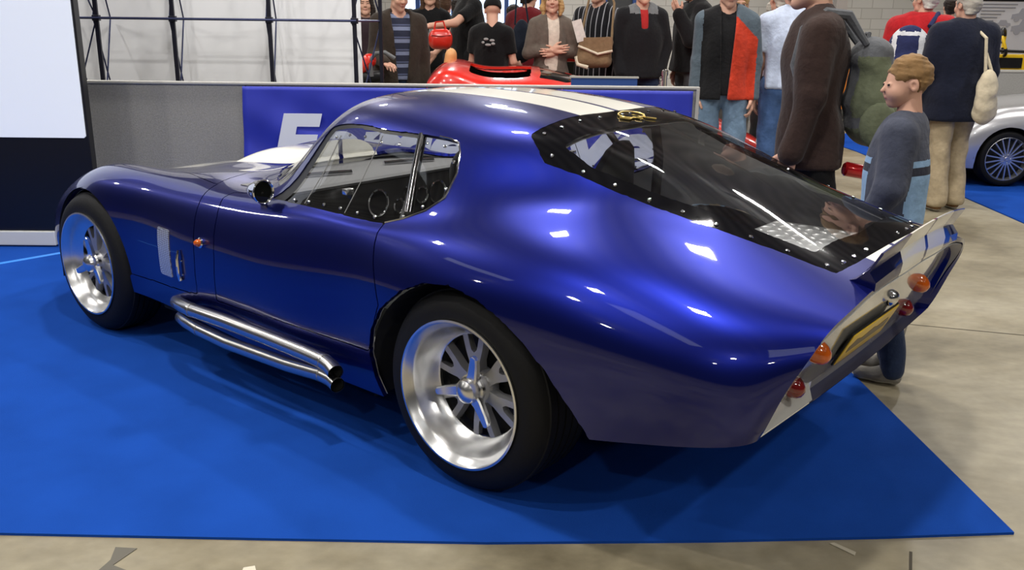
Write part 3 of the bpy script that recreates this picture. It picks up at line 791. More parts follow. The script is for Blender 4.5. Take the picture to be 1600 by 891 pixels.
def wheel(x, side, dish, tw, spin):
    T0 = Matrix.Translation((x, side * (.83 if x > -1 else .817), .32)) @ (Matrix.Identity(4) if side < 0 else Matrix.Rotation(PI, 4, 'Z'))
    # local: outer face looks towards -y, y = 0 is the lip
    w = thing('wheel', None, None); w.parent = car
    rt = .32
    prof = [(.232, .012), (.238, .004), (.255, .004), (.278, .010), (.298, .022), (.309, .036), (.315, .05)]
    for k in range(5):
        a = .052 + (tw - .10) * k / 5; c = (tw - .10) / 5
        prof += [(rt, a), (rt, a + c * .78), (rt - .007, a + c * .8), (rt - .007, a + c * .98)]
    prof += [(rt, tw - .05), (.312, tw - .034), (.295, tw - .02), (.26, tw - .004), (.235, tw - .006), (.222, tw - .02)]
    MB().lathe(prof, 96, T=T0).build('tyre', tread, w, sharp=25)
    rim = [(.218, .016), (.233, .012), (.2365, .004), (.2355, -.003), (.229, -.004), (.222, .002), (.217, .012), (.211, .018), (.206, .03)]
    rim += [(.200, .03 + dish * .35), (.186, .03 + dish * .7), (.172, .03 + dish), (.166, .034 + dish)]
    rim += [(.17, .05 + dish), (.2, .06 + dish), (.205, tw - .03), (.225, tw - .012)]
    rm = MB().lathe(rim, 96, T=T0).build('rim', polished, w)
    yb = .03 + dish
    b = MB()
    hub = [(.0, yb - .022), (.04, yb - .022), (.05, yb - .012), (.058, yb + .004), (.06, yb + .03), (0, yb + .03)]
    b.lathe(hub, 40)
    for k in range(6):
        R = Matrix.Rotation(spin + k * PI / 3, 4, 'Y')
        # a spoke forked at its outer end, U shaped opening between the two prongs
        out = [(-.024, .045), (-.026, .085), (-.040, .12), (-.055, .170), (-.030, .174), (-.020, .140), (-.013, .122), (0, .114), (.013, .122), (.020, .140), (.030, .174), (.055, .170), (.040, .12), (.026, .085), (.024, .045)]
        tri = [(0, 1, 13, 14), (1, 2, 6, 7), (1, 7, 13), (13, 7, 8, 12), (2, 3, 4, 5), (2, 5, 6), (12, 8, 9), (12, 9, 10, 11)]
        Vq = []
        for rr in (0, 1):
            for (a, r) in [(a_ * .95, r_ * .95) for a_, r_ in out]:
                yy = yb + .004 + (.172 - r) * -.10 * (1 if rr == 0 else .2) + (0 if rr == 0 else .022)
                Vq.append((a * (1.0 if rr else .86), yy, r))
        n = len(out); Fq = [t for t in tri] + [tuple(i + n for i in t[::-1]) for t in tri] + [(i, (i + 1) % n, n + (i + 1) % n, n + i) for i in range(n)]
        b.add(Vq, Fq, T=R)
    for i in range(len(b.V)): b.V[i] = tuple(T0 @ Vector(b.V[i]))
    b.build('spokes', cast_grey, w, sharp=30)
    MB().lathe([(0, yb + .045), (.168, yb + .045)], 40, T=T0).build('brake_disc', mat('brake_dark', (.012, .012, .012), .6, .3), w)
    # three eared knock-off nut
    b = MB(); yk = yb - .022
    b.lathe([(.046, yk + .006), (.048, yk - .010), (.043, yk - .016), (.042, yk - .028), (.036, yk - .042), (.022, yk - .052), (.008, yk - .056), (0, yk - .056)], 36)
    for k in range(3):
        R = Matrix.Rotation(spin + .42 + k * 2 * PI / 3, 4, 'Y')
        sec = []
        for r, hw, t0, t1 in [(.02, .022, -.03, -.004), (.05, .019, -.028, -.008), (.095, .016, -.036, -.018), (.120, .013, -.042, -.026), (.126, .006, -.041, -.028)]:
            sec.append([(-hw, yk + t0 + .004, r), (-hw * .7, yk + t0, r), (hw * .7, yk + t0, r), (hw, yk + t0 + .004, r), (hw, yk + t1, r), (-hw, yk + t1, r)])
        Vq = [p for s_ in sec for p in s_]; Fq = [(i * 6 + j, i * 6 + (j + 1) % 6, i * 6 + 6 + (j + 1) % 6, i * 6 + 6 + j) for i in range(4) for j in range(6)] + [(0, 1, 2, 3, 4, 5), (29, 28, 27, 26, 25, 24)]
        b.add(Vq, Fq, T=R)
    for i in range(len(b.V)): b.V[i] = tuple(T0 @ Vector(b.V[i]))
    b.build('knock_off_nut', polished, w, sharp=30)
    return w


wheel(0, -1, .070, .285, math.radians(-8)); wheel(-2.29, -1, .034, .235, math.radians(-20))
wheel(0, 1, .10, .285, .3); wheel(-2.29, 1, .055, .235, .5)
# black liners of the wheel arches, floor pan
for sd in (-1, 1):
    for x, r, y0, y1 in ((0.02, .43, .42, .79), (-2.29, .345, .42, .775)):
        V = []; F = []; na = 25
        for i in range(na):
            a = .02 * PI + .96 * PI * i / (na - 1); rz_ = r * (.80 if x > -1 else 1.0)
            for y in (y0, y1): V.append((x + r * math.cos(a), y * sd, .32 + rz_ * math.sin(a)))
        for q in (0, na - 1):
            for y in (y0, y1): V.append((V[2 * q][0], y * sd, .19 if q else .33))
        F += [(2 * na, 2 * na + 1, 1, 0), (2 * na - 2, 2 * na - 1, 2 * na + 3, 2 * na + 2)]
        for i in range(na - 1): F.append((2 * i, 2 * i + 1, 2 * i + 3, 2 * i + 2))
        F.append(tuple(2 * i for i in range(na)))
        obj('wheel_arch_liner', V, F, cabin_black, car, smooth=False)
b = MB(); b.prism([(-2.9, .24), (-2.0, .17), (.2, .19), (.45, .26), (.45, .29), (.2, .26), (-2.0, .26), (-2.9, .28)], -.42, .42, axis='y')
for sd in (-1, 1): b.prism([(-1.88, .17), (-.46, .17), (-.46, .26), (-1.88, .26)], .42 * sd, .69 * sd, axis='y')
b.build('floor_pan', cabin_black, car, smooth=False)

# cabin: dash, gauges, steering wheel, seats, rear bulkhead, chequer plate box
b = MB(); b.prism([(-1.36, .755), (-1.13, .752), (-1.115, .745), (-1.10, .50), (-1.36, .45)], -.57, .57, axis='y')
b.build('dashboard', [cabin_black], car, smooth=False)
b = MB(); b.prism([(-1.37, .768), (-1.13, .766), (-1.112, .758), (-1.114, .748), (-1.37, .752)], -.60, .60, axis='y')
b.prism([(-1.475, .775), (-1.36, .7675), (-1.36, .752), (-1.475, .755)], -.45, .45, axis='y'); b.build('dash_top', dash_grey, car, smooth=False, label='grey top of the dashboard')
for y, z, r in ((-.12, .66, .055), (.0, .63, .03), (.14, .66, .035), (.24, .66, .05), (.40, .66, .05), (.50, .64, .03), (.06, .68, .03)):
    T = Matrix.Translation((-1.105, y, z)) @ Matrix.Rotation(PI / 2, 4, 'Y')
    g_ = MB().lathe([(r, 0), (r + .004, .008), (r - .002, .010), (r - .004, .004)], 24, T=T, axis='z').build('gauge', chrome, car)
    MB().lathe([(0, .004), (r - .003, .004)], 24, T=T, axis='z').build('gauge_face', mat('gauge_grey', (.03, .03, .032), .25), g_)
for y in (-.25, .25):
    MB().tube([(-1.33, y - .12, .775), (-1.29, y, .777), (-1.25, y + .12, .775)], .011, 8).build('demist_vent', chrome, car)
sw = MB(); T = Matrix.Translation((-.93, .33, .70)) @ Matrix.Rotation(math.radians(70), 4, 'Y')
sw.tube([T @ Vector((.165 * math.cos(a), .165 * math.sin(a), 0)) for a in np.linspace(0, 2 * PI, 36, endpoint=False)], .013, 10, closed=True)
for a in (.5, 2.6, 4.7): sw.tube([T @ Vector((0, 0, 0)), T @ Vector((.16 * math.cos(a), .16 * math.sin(a), 0))], .008, 6)
sw.tube([T @ Vector((0, 0, 0)), T @ Vector((0, 0, -.2))], .018, 10)
sw.build('steering_wheel', cabin_black, car)
seat_m = mat('seat_cloth', (0.018, 0.020, 0.019), 0.8, noise=(60, .2))
for sd in (-1, 1):
    y0 = .33 * sd; b = MB()
    b.box((-.85, y0 - .2, .27), (-.32, y0 + .2, .40), bev=.05)
    Vs = []; Fs = []
    for i, (t, hw, th) in enumerate([(0, .20, .09), (.3, .215, .08), (.55, .20, .07), (.72, .155, .06), (.84, .125, .055), (.95, .085, .05), (1.0, .04, .03)]):
        xx = -.36 + .17 * t; zz = .33 + .63 * t
        for a in np.linspace(0, 2 * PI, 16, endpoint=False):
            cs, sn_ = math.cos(a), math.sin(a)
            Vs.append((xx + th * .5 * math.copysign(abs(cs) ** .6, cs), y0 + hw * math.copysign(abs(sn_) ** .6, sn_), zz))
    for i in range(6):
        for j in range(16): Fs.append((i * 16 + j, i * 16 + (j + 1) % 16, i * 16 + 16 + (j + 1) % 16, i * 16 + 16 + j))
    Fs.append(tuple(96 + j for j in range(16)))
    b.add(Vs, Fs); b.build('seat', seat_m, car)
b = MB(); b.box((-1.3, -.62, .24), (.1, .62, .262)); b.box((-1.3, -.06, .26), (-.2, .06, .42), bev=.03)
b.prism([(-.16, .26), (-.12, .62), (.1, .62), (.1, .26)], -.60, .60, axis='y'); b.prism([(.1, .30), (.1, .60), (.85, .66), (.80, .46), (.4, .34)], -.60, .60, axis='y')
b.build('cabin_floor', lining_grey, car, smooth=False)
b = MB()
b.tube([(-.12, -.47, .45), (-.10, -.46, .9), (-.09, -.40, 1.03), (-.09, 0, 1.07), (-.09, .40, 1.03), (-.10, .46, .9), (-.12, .47, .45)], .02, 12)
b.build('roll_bar', cabin_black, car)
b = MB(); b.ball((-.78, 0, 1.06), (.012, .07, .025)); b.tube([(-.79, 0, 1.06), (-.84, 0, 1.11)], .006, 6); b.build('rear_view_mirror', black_trim, car)
tread_m = mat('chequer_plate', (0.78, 0.78, 0.77), 0.38, 0.85)
b = MB(); X0, X1, Y0, Y1, ZT, ZB = .45, .765, -.36, .36, .735, .60
b.box((X0, Y0, ZB), (X1, Y1, ZT), bev=.004)
for i in range(7):
    for j in range(14):
        x = X0 + .022 + i * .045; y = Y0 + .026 + j * .051; a = .6 if (i + j) % 2 else -.6
        b.ball((0, 0, 0), (.019, .0058, .005), T=Matrix.Translation((x, y, ZT)) @ Matrix.Rotation(a, 4, 'Z'), nu=8, nv=5)
for i in range(7):
    for j in range(3):
        x = X0 + .022 + i * .045; z = ZB + .025 + j * .043
        for k in range(4):
            b.ball((0, 0, 0), (.017, .004, .003), T=Matrix.Translation((x + (k - 1.5) * .007, Y0, z)) @ Matrix.Rotation(1.0 if (i + j) % 2 else -1.0, 4, 'Y'), nu=8, nv=5)
b.build('chequer_plate_box', tread_m, car, label='chequer plate box under the rear window')

# ------------------------------------------------------------------ soft shapes: distance fields meshed as one surface
class Soft:
    def __init__(s, lo, hi, h, fine=()):
        """fine: (axis, a, b, step) spans with a closer grid"""
        ax = []
        for i in range(3):
            c = [lo[i]]
            while c[-1] < hi[i]:
                st = h
                for (k, a, b, q) in fine:
                    if k == i and a <= c[-1] < b: st = q
                c.append(c[-1] + st)
            ax.append(np.array(c))
        s.ax = ax; s.f = np.full([len(a) for a in ax], 1.0, np.float32)

    def _sub(s, lo, hi, m):
        sl = []
        for i in range(3):
            a = max(0, int(np.searchsorted(s.ax[i], lo[i] - m)) - 1); b = min(len(s.ax[i]), int(np.searchsorted(s.ax[i], hi[i] + m)) + 1)
            if b - a < 1: return None
            sl.append(slice(a, b))
        X, Y, Z = np.meshgrid(*[s.ax[i][sl[i]] for i in range(3)], indexing='ij')
        return tuple(sl), np.stack([X, Y, Z], -1)

    def _mix(s, sl, d, k, op):
        f = s.f[sl]
        if op < 0: d = -d; h = np.clip(.5 - .5 * (d - f) / k, 0, 1); s.f[sl] = f * (1 - h) + d * h + k * h * (1 - h) if False else np.maximum(f, d) + np.maximum(k - np.abs(f - d), 0) ** 2 / (4 * k)
        else: s.f[sl] = np.minimum(f, d) - np.maximum(k - np.abs(f - d), 0) ** 2 / (4 * k)

    def cap(s, a, b, ra, rb=None, k=.02, flat=None, op=1):
        """tapered capsule; flat=(axis vector, factor) squeezes it along that axis"""
        rb = ra if rb is None else rb; a = np.array(a, float); b = np.array(b, float); R = max(ra, rb)
        r_ = s._sub(np.minimum(a, b) - R, np.maximum(a, b) + R, k + .02)
        if r_ is None: return s
        sl, P = r_
        if flat is not None:
            n = np.array(flat[0], float); n /= np.linalg.norm(n); q = flat[1] - 1
            st = lambda p: p + np.asarray(p @ n)[..., None] * n * q if np.ndim(p) > 1 else p + (p @ n) * n * q
            P = st(P); a = st(a); b = st(b)
        d = b - a; L = d @ d
        t = np.clip(((P - a) @ d) / (L if L > 1e-12 else 1), 0, 1)
        v = np.linalg.norm(P - a - t[..., None] * d, axis=-1) - (ra + (rb - ra) * t)
        s._mix(sl, v / (flat[1] if flat is not None and flat[1] > 1 else 1), k, op); return s

    def ell(s, c, r, k=.02, R=None, op=1):
        c = np.array(c, float); r = np.array(r, float); m = r.max()
        r_ = s._sub(c - m, c + m, k + .02)
        if r_ is None: return s
        sl, P = r_; P = P - c
        if R is not None: P = P @ np.array(R)
        k0 = np.linalg.norm(P / r, axis=-1); k1 = np.linalg.norm(P / (r * r), axis=-1) + 1e-9
        s._mix(sl, k0 * (k0 - 1) / k1, k, op); return s

    def wave(s, amp, freq, seed=0):
        g = np.random.RandomState(seed); X, Y, Z = np.meshgrid(*s.ax, indexing='ij'); n = 0
        for i in range(4):
            w = g.randn(3); w[2] *= 1.2; w *= freq * (.6 + .5 * i) / np.linalg.norm(w); n = n + np.sin(X * w[0] + Y * w[1] + Z * w[2] + g.rand() * 7) / (1 + .5 * i)
        s.f = s.f + (amp * n).astype(np.float32); return s

    def cut(s, fn):
        """keep where fn(x, y, z) < 0"""
        X, Y, Z = np.meshgrid(*s.ax, indexing='ij'); s.f = np.maximum(s.f, fn(X, Y, Z)).astype(np.float32); return s

    def mesh(s):
        f = s.f.copy()
        f[0] = f[-1] = np.maximum(f[0], .01); f[0] = np.abs(f[0]) + .001; f[-1] = np.abs(f[-1]) + .001
        f[:, 0] = np.abs(f[:, 0]) + .001; f[:, -1] = np.abs(f[:, -1]) + .001; f[:, :, 0] = np.abs(f[:, :, 0]) + .001; f[:, :, -1] = np.abs(f[:, :, -1]) + .001
        ins = f < 0; nx, ny, nz = f.shape
        cs = sum(ins[i:nx - 1 + i, j:ny - 1 + j, k:nz - 1 + k].astype(np.int8) for i in (0, 1) for j in (0, 1) for k in (0, 1))
        cell = np.argwhere((cs > 0) & (cs < 8))
        if len(cell) == 0: return np.zeros((0, 3)), np.zeros((0, 4), int)
        idx = -np.ones((nx - 1, ny - 1, nz - 1), np.int64); idx[tuple(cell.T)] = np.arange(len(cell))
        acc = np.zeros((len(cell), 3)); cnt = np.zeros(len(cell))
        for axis in range(3):
            o1, o2 = [a for a in range(3) if a != axis]
            for i in (0, 1):
                for j in (0, 1):
                    a = cell.copy(); a[:, o1] += i; a[:, o2] += j; b = a.copy(); b[:, axis] += 1
                    fa = f[tuple(a.T)]; fb = f[tuple(b.T)]; m = (fa < 0) != (fb < 0)
                    t = np.where(m, fa / np.where(fa == fb, 1, fa - fb), 0)
                    p = np.stack([s.ax[d][a[:, d]] for d in range(3)], 1).astype(float)
                    p[:, axis] += t * (s.ax[axis][b[:, axis]] - s.ax[axis][a[:, axis]])
                    acc[m] += p[m]; cnt[m] += 1
        V = acc / cnt[:, None]; F = []
        for axis in range(3):
            o1, o2 = [(1, 2), (2, 0), (0, 1)][axis]
            sl = [slice(1, -1)] * 3; sl[axis] = slice(0, -1); sh = [slice(1, -1)] * 3; sh[axis] = slice(1, None)
            A = ins[tuple(sl)]; B = ins[tuple(sh)]; e = np.argwhere(A != B); 
            if not len(e): continue
            flip = A[tuple(e.T)]; e = e + 1; e[:, axis] -= 1
            def at_(d1, d2):
                q = e.copy(); q[:, o1] += d1; q[:, o2] += d2; return idx[tuple(q.T)]
            q = np.stack([at_(-1, -1), at_(0, -1), at_(0, 0), at_(-1, 0)], 1)
            q[~flip] = q[~flip][:, ::-1]; F.append(q)
        F = np.concatenate(F); F = F[(F >= 0).all(1)]
        return V, F


def smooth_mesh(V, F, n=1):
    for _ in range(n):
        A = np.zeros_like(V); c = np.zeros(len(V))
        for i in range(4):
            j = F[:, (i + 1) % 4]; k = F[:, i]
            np.add.at(A, k, V[j]); np.add.at(c, k, 1); np.add.at(A, j, V[k]); np.add.at(c, j, 1)
        V = V * .5 + A / np.maximum(c, 1)[:, None] * .5
    return V


def npobj(name, V, F, m, parent, mi=None, label=None):
    me = bpy.data.meshes.new(name); nf = len(F)
    me.vertices.add(len(V)); me.vertices.foreach_set('co', np.asarray(V, np.float32).ravel())
    me.loops.add(nf * 4); me.loops.foreach_set('vertex_index', np.asarray(F, np.int32).ravel())
    me.polygons.add(nf); me.polygons.foreach_set('loop_start', np.arange(nf, dtype=np.int32) * 4); me.polygons.foreach_set('loop_total', np.full(nf, 4, np.int32))
    me.update(calc_edges=True); me.validate()
    o = bpy.data.objects.new(name, me); C.objects.link(o)
    for x in (m if isinstance(m, (list, tuple)) else [m]): me.materials.append(x)
    me.polygons.foreach_set('use_smooth', np.ones(len(me.polygons), bool))
    if mi is not None: me.polygons.foreach_set('material_index', np.asarray(mi, np.int32))
    o.parent = parent
    if label: o['label'] = label
    return o


def U3(v): v = np.array(v, float); return v / np.linalg.norm(v)


def rot3(yaw, pitch, roll=0.0):
    return np.array(Matrix.Rotation(yaw, 3, 'Z') @ Matrix.Rotation(pitch, 3, 'X') @ Matrix.Rotation(roll, 3, 'Y'))


def hand_mesh(w, d, n, side, sc, curl=.5, h=.005, spread=.12, thumb=.6):
    """five fingered hand: wrist w, pointing along d, palm facing n; side +1 when the thumb lies along d x n"""
    d = U3(d); n = np.array(n, float); n = U3(n - d * (n @ d)); t = np.cross(d, n) * side
    P = lambda a, b, c: w + sc * (d * a + t * b + n * c)
    pts = []
    g = Soft(w - .24 * sc, w + .24 * sc, h)
    g.cap(P(-.05, 0, 0), P(.01, 0, 0), .028 * sc, .026 * sc, .01, (n, 1.25))
    g.cap(P(.02, .018, 0), P(.085, .024, 0), .021 * sc, .019 * sc, .015, (n, 1.35)); g.cap(P(.02, -.016, 0), P(.08, -.024, 0), .02 * sc, .018 * sc, .015, (n, 1.35))
    for i, (b, L, r) in enumerate([(.032, .072, .0092), (.011, .08, .0096), (-.011, .074, .0092), (-.031, .058, .0082)]):
        a0 = .088 - abs(b - .011) * .25; ang = 0; p = np.array([a0, b, 0.0]); sd = (b) * spread * 12
        dirb = np.array([math.cos(sd), math.sin(sd), 0])
        for q, (fr, cu) in enumerate([(.46, .7), (.30, 1.0), (.24, .7)]):
            ang += curl * cu
            st = dirb * math.cos(ang) + np.array([0, 0, 1]) * math.sin(ang); e = p + st * L * fr
            g.cap(P(*p), P(*e), r * sc * (1 - .07 * q), r * sc * (.93 - .07 * q), .003); p = e
    a, b_ = np.array([.02, .03, .004]), np.array([.052, .03 + .03 * thumb + .012, .012]); c = b_ + np.array([.032, .012 * thumb, .010 + .012 * curl])
    g.cap(P(*a), P(*b_), .014 * sc, .0115 * sc, .012); g.cap(P(*b_), P(*c), .0112 * sc, .009 * sc, .004)
    return g.mesh()


def head_parts(c, R, sc, h, child=False):
    """face and cranium; returns mesh and the mask positions in head coordinates"""
    g = Soft(np.array([-.115, -.155, -.24]) * sc, np.array([.115, .14, .15]) * sc, h)
    E = lambda c_, r, k=.02, op=1: g.ell(np.array(c_) * sc, np.array(r) * sc, k * sc, None, op)
    K = lambda a, b, ra, rb, k=.015: g.cap(np.array(a) * sc, np.array(b) * sc, ra * sc, rb * sc, k * sc)
    if child:
        E((0, .018, .03), (.074, .094, .088)); E((0, -.024, -.026), (.060, .068, .076), .03); E((0, -.062, -.084), (.024, .020, .018), .03)
        for s_ in (-1, 1):
            E((.034 * s_, -.062, -.036), (.026, .024, .028), .03); E((.029 * s_, -.100, .004), (.014, .012, .009), .012, -1); E((.029 * s_, -.080, .003), (.013, .012, .0115), .004)
            E((.076 * s_, .012, -.008), (.010, .021, .029), .006); E((.083 * s_, .004, -.006), (.007, .010, .016), .004, -1)
        K((0, -.086, .002), (0, -.105, -.022), .006, .0095, .010); E((0, -.088, -.050), (.017, .009, .005), .005); E((0, -.087, -.058), (.015, .009, .005), .005)
        K((0, .025, -.06), (0, .035, -.23), .043, .046, .02)
        V, F = g.mesh(); fc = V[F].mean(1) / sc; mi = np.zeros(len(F), int)
        for s_ in (-1, 1): mi[(np.abs(fc[:, 0] - .029 * s_) < .010) & (np.abs(fc[:, 2] - .003) < .0045) & (fc[:, 1] < -.082)] = 1
        mi[(np.abs(fc[:, 0]) < .016) & (np.abs(fc[:, 2] + .054) < .006) & (fc[:, 1] < -.088)] = 3
        return V @ R.T + c, F, mi
    E((0, .018, .03), (.074, .094, .088)); E((0, -.022, -.03), (.058, .072, .085), .03); K((-.035, -.02, -.075), (0, -.072, -.098), .025, .021, .025); K((.035, -.02, -.075), (0, -.072, -.098), .025, .021, .025)
    E((-.034, -.066, -.028), (.024, .022, .024), .02); E((.034, -.066, -.028), (.024, .022, .024), .02); E((0, -.078, .03), (.048, .018, .014), .02)
    K((0, -.09, .012), (0, -.108, -.022), .008, .0125, .010); E((-.011, -.098, -.026), (.009, .010, .007), .006); E((.011, -.098, -.026), (.009, .010, .007), .006)
    E((-.031, -.104, .008), (.015, .014, .010), .010, -1); E((.031, -.104, .008), (.015, .014, .010), .010, -1)
    E((-.031, -.080, .007), (.0125, .0125, .0115), .004); E((.031, -.080, .007), (.0125, .0125, .0115), .004)
    E((0, -.092, -.054), (.022, .010, .0055), .004); E((0, -.091, -.064), (.019, .010, .0055), .004)
    for s_ in (-1, 1):
        E((.076 * s_, .012, -.004), (.010, .021, .031), .006); E((.083 * s_, .004, -.002), (.007, .010, .018), .004, -1)
    K((0, .025, -.07), (0, .04, -.23), .052, .056, .025)
    V, F = g.mesh(); fc = V[F].mean(1) / sc
    mi = np.zeros(len(F), int)
    for s_ in (-1, 1):
        mi[(np.abs(fc[:, 0] - .031 * s_) < .0125) & (np.abs(fc[:, 2] - .007) < .0055) & (fc[:, 1] < -.078)] = 1
        mi[(np.abs(fc[:, 0] - .031 * s_) < .019) & (np.abs(fc[:, 2] - .028) < .0045) & (fc[:, 1] < -.075)] = 2
    mi[(np.abs(fc[:, 0]) < .022) & (np.abs(fc[:, 2] + .059) < .0085) & (fc[:, 1] < -.088)] = 3
    return V @ R.T + c, F, mi


SKIN = mat('skin', srgb(206, 160, 138), .55, spec=.35); EYE = mat('eye', srgb(48, 40, 38), .2); LIP = mat('lips', srgb(188, 130, 116), .5)


def cloth(name, r, g, b, rough=.9): return mat(name, srgb(r, g, b), rough, spec=.15, noise=(26, .12), sheen=.1, bump=(38, .45))


def striped_cloth(name, cols, axis, period, skew=0.0):
    """woven stripes: list of (colour, share) along an axis"""
    m = cloth(name, *cols[0][0]); nt = m.node_tree; L = nt.links.new; b = nt.nodes['Principled BSDF']
    tc = nt.nodes.new('ShaderNodeTexCoord'); sx = nt.nodes.new('ShaderNodeSeparateXYZ'); L(tc.outputs['Object'], sx.inputs[0])
    md = nt.nodes.new('ShaderNodeMath'); md.operation = 'DIVIDE'; md.inputs[1].default_value = period
    fr = nt.nodes.new('ShaderNodeMath'); fr.operation = 'FRACT'; rp = nt.nodes.new('ShaderNodeValToRGB'); rp.color_ramp.interpolation = 'CONSTANT'
    L(sx.outputs['XYZ'.index(axis)], md.inputs[0]); L(md.outputs[0], fr.inputs[0]); L(fr.outputs[0], rp.inputs[0])
    e = rp.color_ramp.elements; p = 0
    for i, (c, sh) in enumerate(cols):
        if i < 2: x = e[i]; x.position = p
        else: x = e.new(p)
        x.color = (*srgb(*c), 1); p += sh
    L(rp.outputs[0], b.inputs['Base Color']); return m


def person(label, px, dist, H=1.75, rz=0.0, arms=None, legs=None, head=(0, 0), lean=0.0, top=None, inner=None, bottom=None, shoe=None, hair=None, hairkind='short',
           fat=1.0, skin=SKIN, hem=.86, sleeve=1.0, opening=0.0, collar=True, coat=.022, hat=None, fine=.0065, hands=(None, None), topname='jacket', toppaint=None, z0=-.008,
           glasses=False, open_from=.0, cloth_h=.015, folds=.0055, x=None, y=None, trouser_flare=1.0, widths=1.0):
    k = H / 1.75
    if x is None:
        p = at(px, 100, dist); x, y = p.x, p.y
    t = thing('person', label, 'person', (x, y, z0), rz)
    A = lambda *q: np.array(q, float) * k
    tilt = lambda p: np.array([p[0], p[1] - lean * max(0, p[2] - .95 * k), p[2] - .5 * lean * lean * max(0, p[2] - .95 * k)])
    sh = [tilt(A(-.175 * widths, .005, 1.415)), tilt(A(.175 * widths, .005, 1.415))]
    arms = arms or [((-.12, -.02, -1), (-.02, -.14, -1)), ((.12, -.02, -1), (.02, -.14, -1))]
    el = []; wr = []
    for i in (0, 1):
        e = sh[i] + U3(arms[i][0]) * .285 * k; el.append(e); wr.append(e + U3(arms[i][1]) * .25 * k)
    legs = legs or [((-.04, 0, -1), (-.01, .03, -1)), ((.04, 0, -1), (.01, .03, -1))]
    hp = [A(-.09, 0, .92), A(.09, 0, .92)]; kn = []; an = []
    for i in (0, 1):
        q = hp[i] + U3(legs[i][0]) * .43 * k; kn.append(q); an.append(q + U3(legs[i][1]) * .41 * k)
    hc = tilt(A(0, -.015, 1.64 if H > 1.4 else 1.672)); nk = tilt(A(0, .012, 1.47)); R = rot3(head[0], head[1])
    # ---- body: torso, limbs, neck, head, hands
    lo = np.min([*el, *wr, *kn, *an, *hp, hc], 0) - .2 * k; hi = np.max([*el, *wr, *kn, *an, *hp, hc], 0) + .16 * k
    b = Soft(lo, hi, .016)

    def torso(g, o, fat_=fat, kk=.05):
        g.ell(A(0, .005, .95), A(.165 * fat_, .118 * fat_, .13) + o, kk); g.ell(tilt(A(0, -.008 * fat_, 1.09)), A(.15 * fat_, .108 * fat_, .16) + o, kk)
        g.ell(tilt(A(0, 0, 1.27)), A(.168 * widths * (.5 + .5 * fat_), .118 * (.5 + .5 * fat_), .2) + o, kk); g.cap(tilt(A(-.14 * widths, .01, 1.415)), tilt(A(.14 * widths, .01, 1.415)), .062 * k + o, None, kk)
        g.cap(tilt(A(-.07, .02, 1.46)), tilt(A(.07, .02, 1.46)), .05 * k + o * .7, None, kk)

    torso(b, -.004)
    for i in (0, 1):
        b.cap(sh[i], el[i], .048 * k, .038 * k, .03); b.cap(el[i], wr[i], .039 * k, .027 * k, .015)
        b.cap(hp[i], kn[i], .078 * k, .054 * k, .03); b.cap(kn[i], an[i], .053 * k, .036 * k, .02)
    b.cap(nk, hc + R @ A(0, .02, -.05), .055 * k, .053 * k, .03)
    V, F = b.mesh(); Vs = [V]; Fs = [F]; Ms = [np.zeros(len(F), int)]; n = len(V)
    for q in range(3):
        if q == 0: v, f, mi = head_parts(hc, R, k * (1.0 if H > 1.5 else 1.17), fine, H < 1.4)
        else:
            i = q - 1; hs = hands[i]
            if hs == 'none': continue
            hs = hs or {}
            d = hs.get('d', wr[i] - el[i]); nn = hs.get('n', (1 if i == 0 else -1, .25, 0))
            v, f = hand_mesh(wr[i], d, nn, hs.get('side', 1 if i == 0 else -1), k, hs.get('curl', .45), hs.get('h', .0058), hs.get('spread', .1)); mi = np.zeros(len(f), int)
        Vs.append(v); Fs.append(f + n); Ms.append(mi); n += len(v)
    npobj('body', np.concatenate(Vs), np.concatenate(Fs), [skin, EYE, hair or EYE, LIP], t, np.concatenate(Ms))
    hk = k * (1.0 if H > 1.5 else 1.17)
    # ---- hair or hat
    if hair is not None or hat is not None:
        hh = .008 if H > 1.5 else .0055
        g = Soft(np.array([-.17, -.17, -.50 if hairkind == 'long' else -.17]) * hk, np.array([.17, .19, .18]) * hk, hh)
        if hat is not None:
            g.ell(np.array([0, .015, .045]) * hk, np.array([.092, .112, .10]) * hk, .01); g.cut(lambda X, Y, Z: (.012 * hk + Y * .15) - Z); g.wave(.002, 40, 3); m, nm = hat, 'knitted_hat'
        else:
            th = {'short': .011, 'thin': .006, 'long': .016, 'bob': .016, 'tousled': .006}[hairkind]
            g.ell(np.array([0, .021, .034]) * hk, np.array([.076 + th, .094 + th, .090 + th]) * hk, .01)
            if hairkind in ('long', 'bob'):
                zl = -.44 if hairkind == 'long' else -.14
                for s_ in (-1, 1):
                    g.cap(np.array([.070 * s_, .01, .03]) * hk, np.array([.088 * s_, -.005, zl * .5]) * hk, .026 * hk, .03 * hk, .02); g.cap(np.array([.088 * s_, -.005, zl * .5]) * hk, np.array([.08 * s_, -.03, zl]) * hk, .03 * hk, .016 * hk, .02)
                g.cap(np.array([0, .075, .0]) * hk, np.array([0, .085, zl * .9]) * hk, .055 * hk, .05 * hk, .03)
            elif hairkind not in ('thin', 'tousled'): g.cap(np.array([-.03, .07, -.02]) * hk, np.array([.03, .07, -.055]) * hk, .04 * hk, .035 * hk, .03)
            g.wave(.0028 if hairkind != 'tousled' else .0022, 130 if hairkind != 'tousled' else 210, 5)
            fz = .055 if hairkind == 'thin' else (.04 if hairkind != 'bob' else .03)
            g.cut(lambda X, Y, Z: -np.maximum(np.maximum((Y / hk + .062 - .25 * (Z / hk - fz)) * hk, (Z / hk - fz + (Y / hk + .06) * 1.0) * hk), -9))
            if hairkind in ('short', 'thin', 'tousled'):
                g.cut(lambda X, Y, Z: (-.075 * hk - Z)); g.cut(lambda X, Y, Z: .034 * hk - np.sqrt((Y - .002 * hk) ** 2 + (Z + .012 * hk) ** 2))
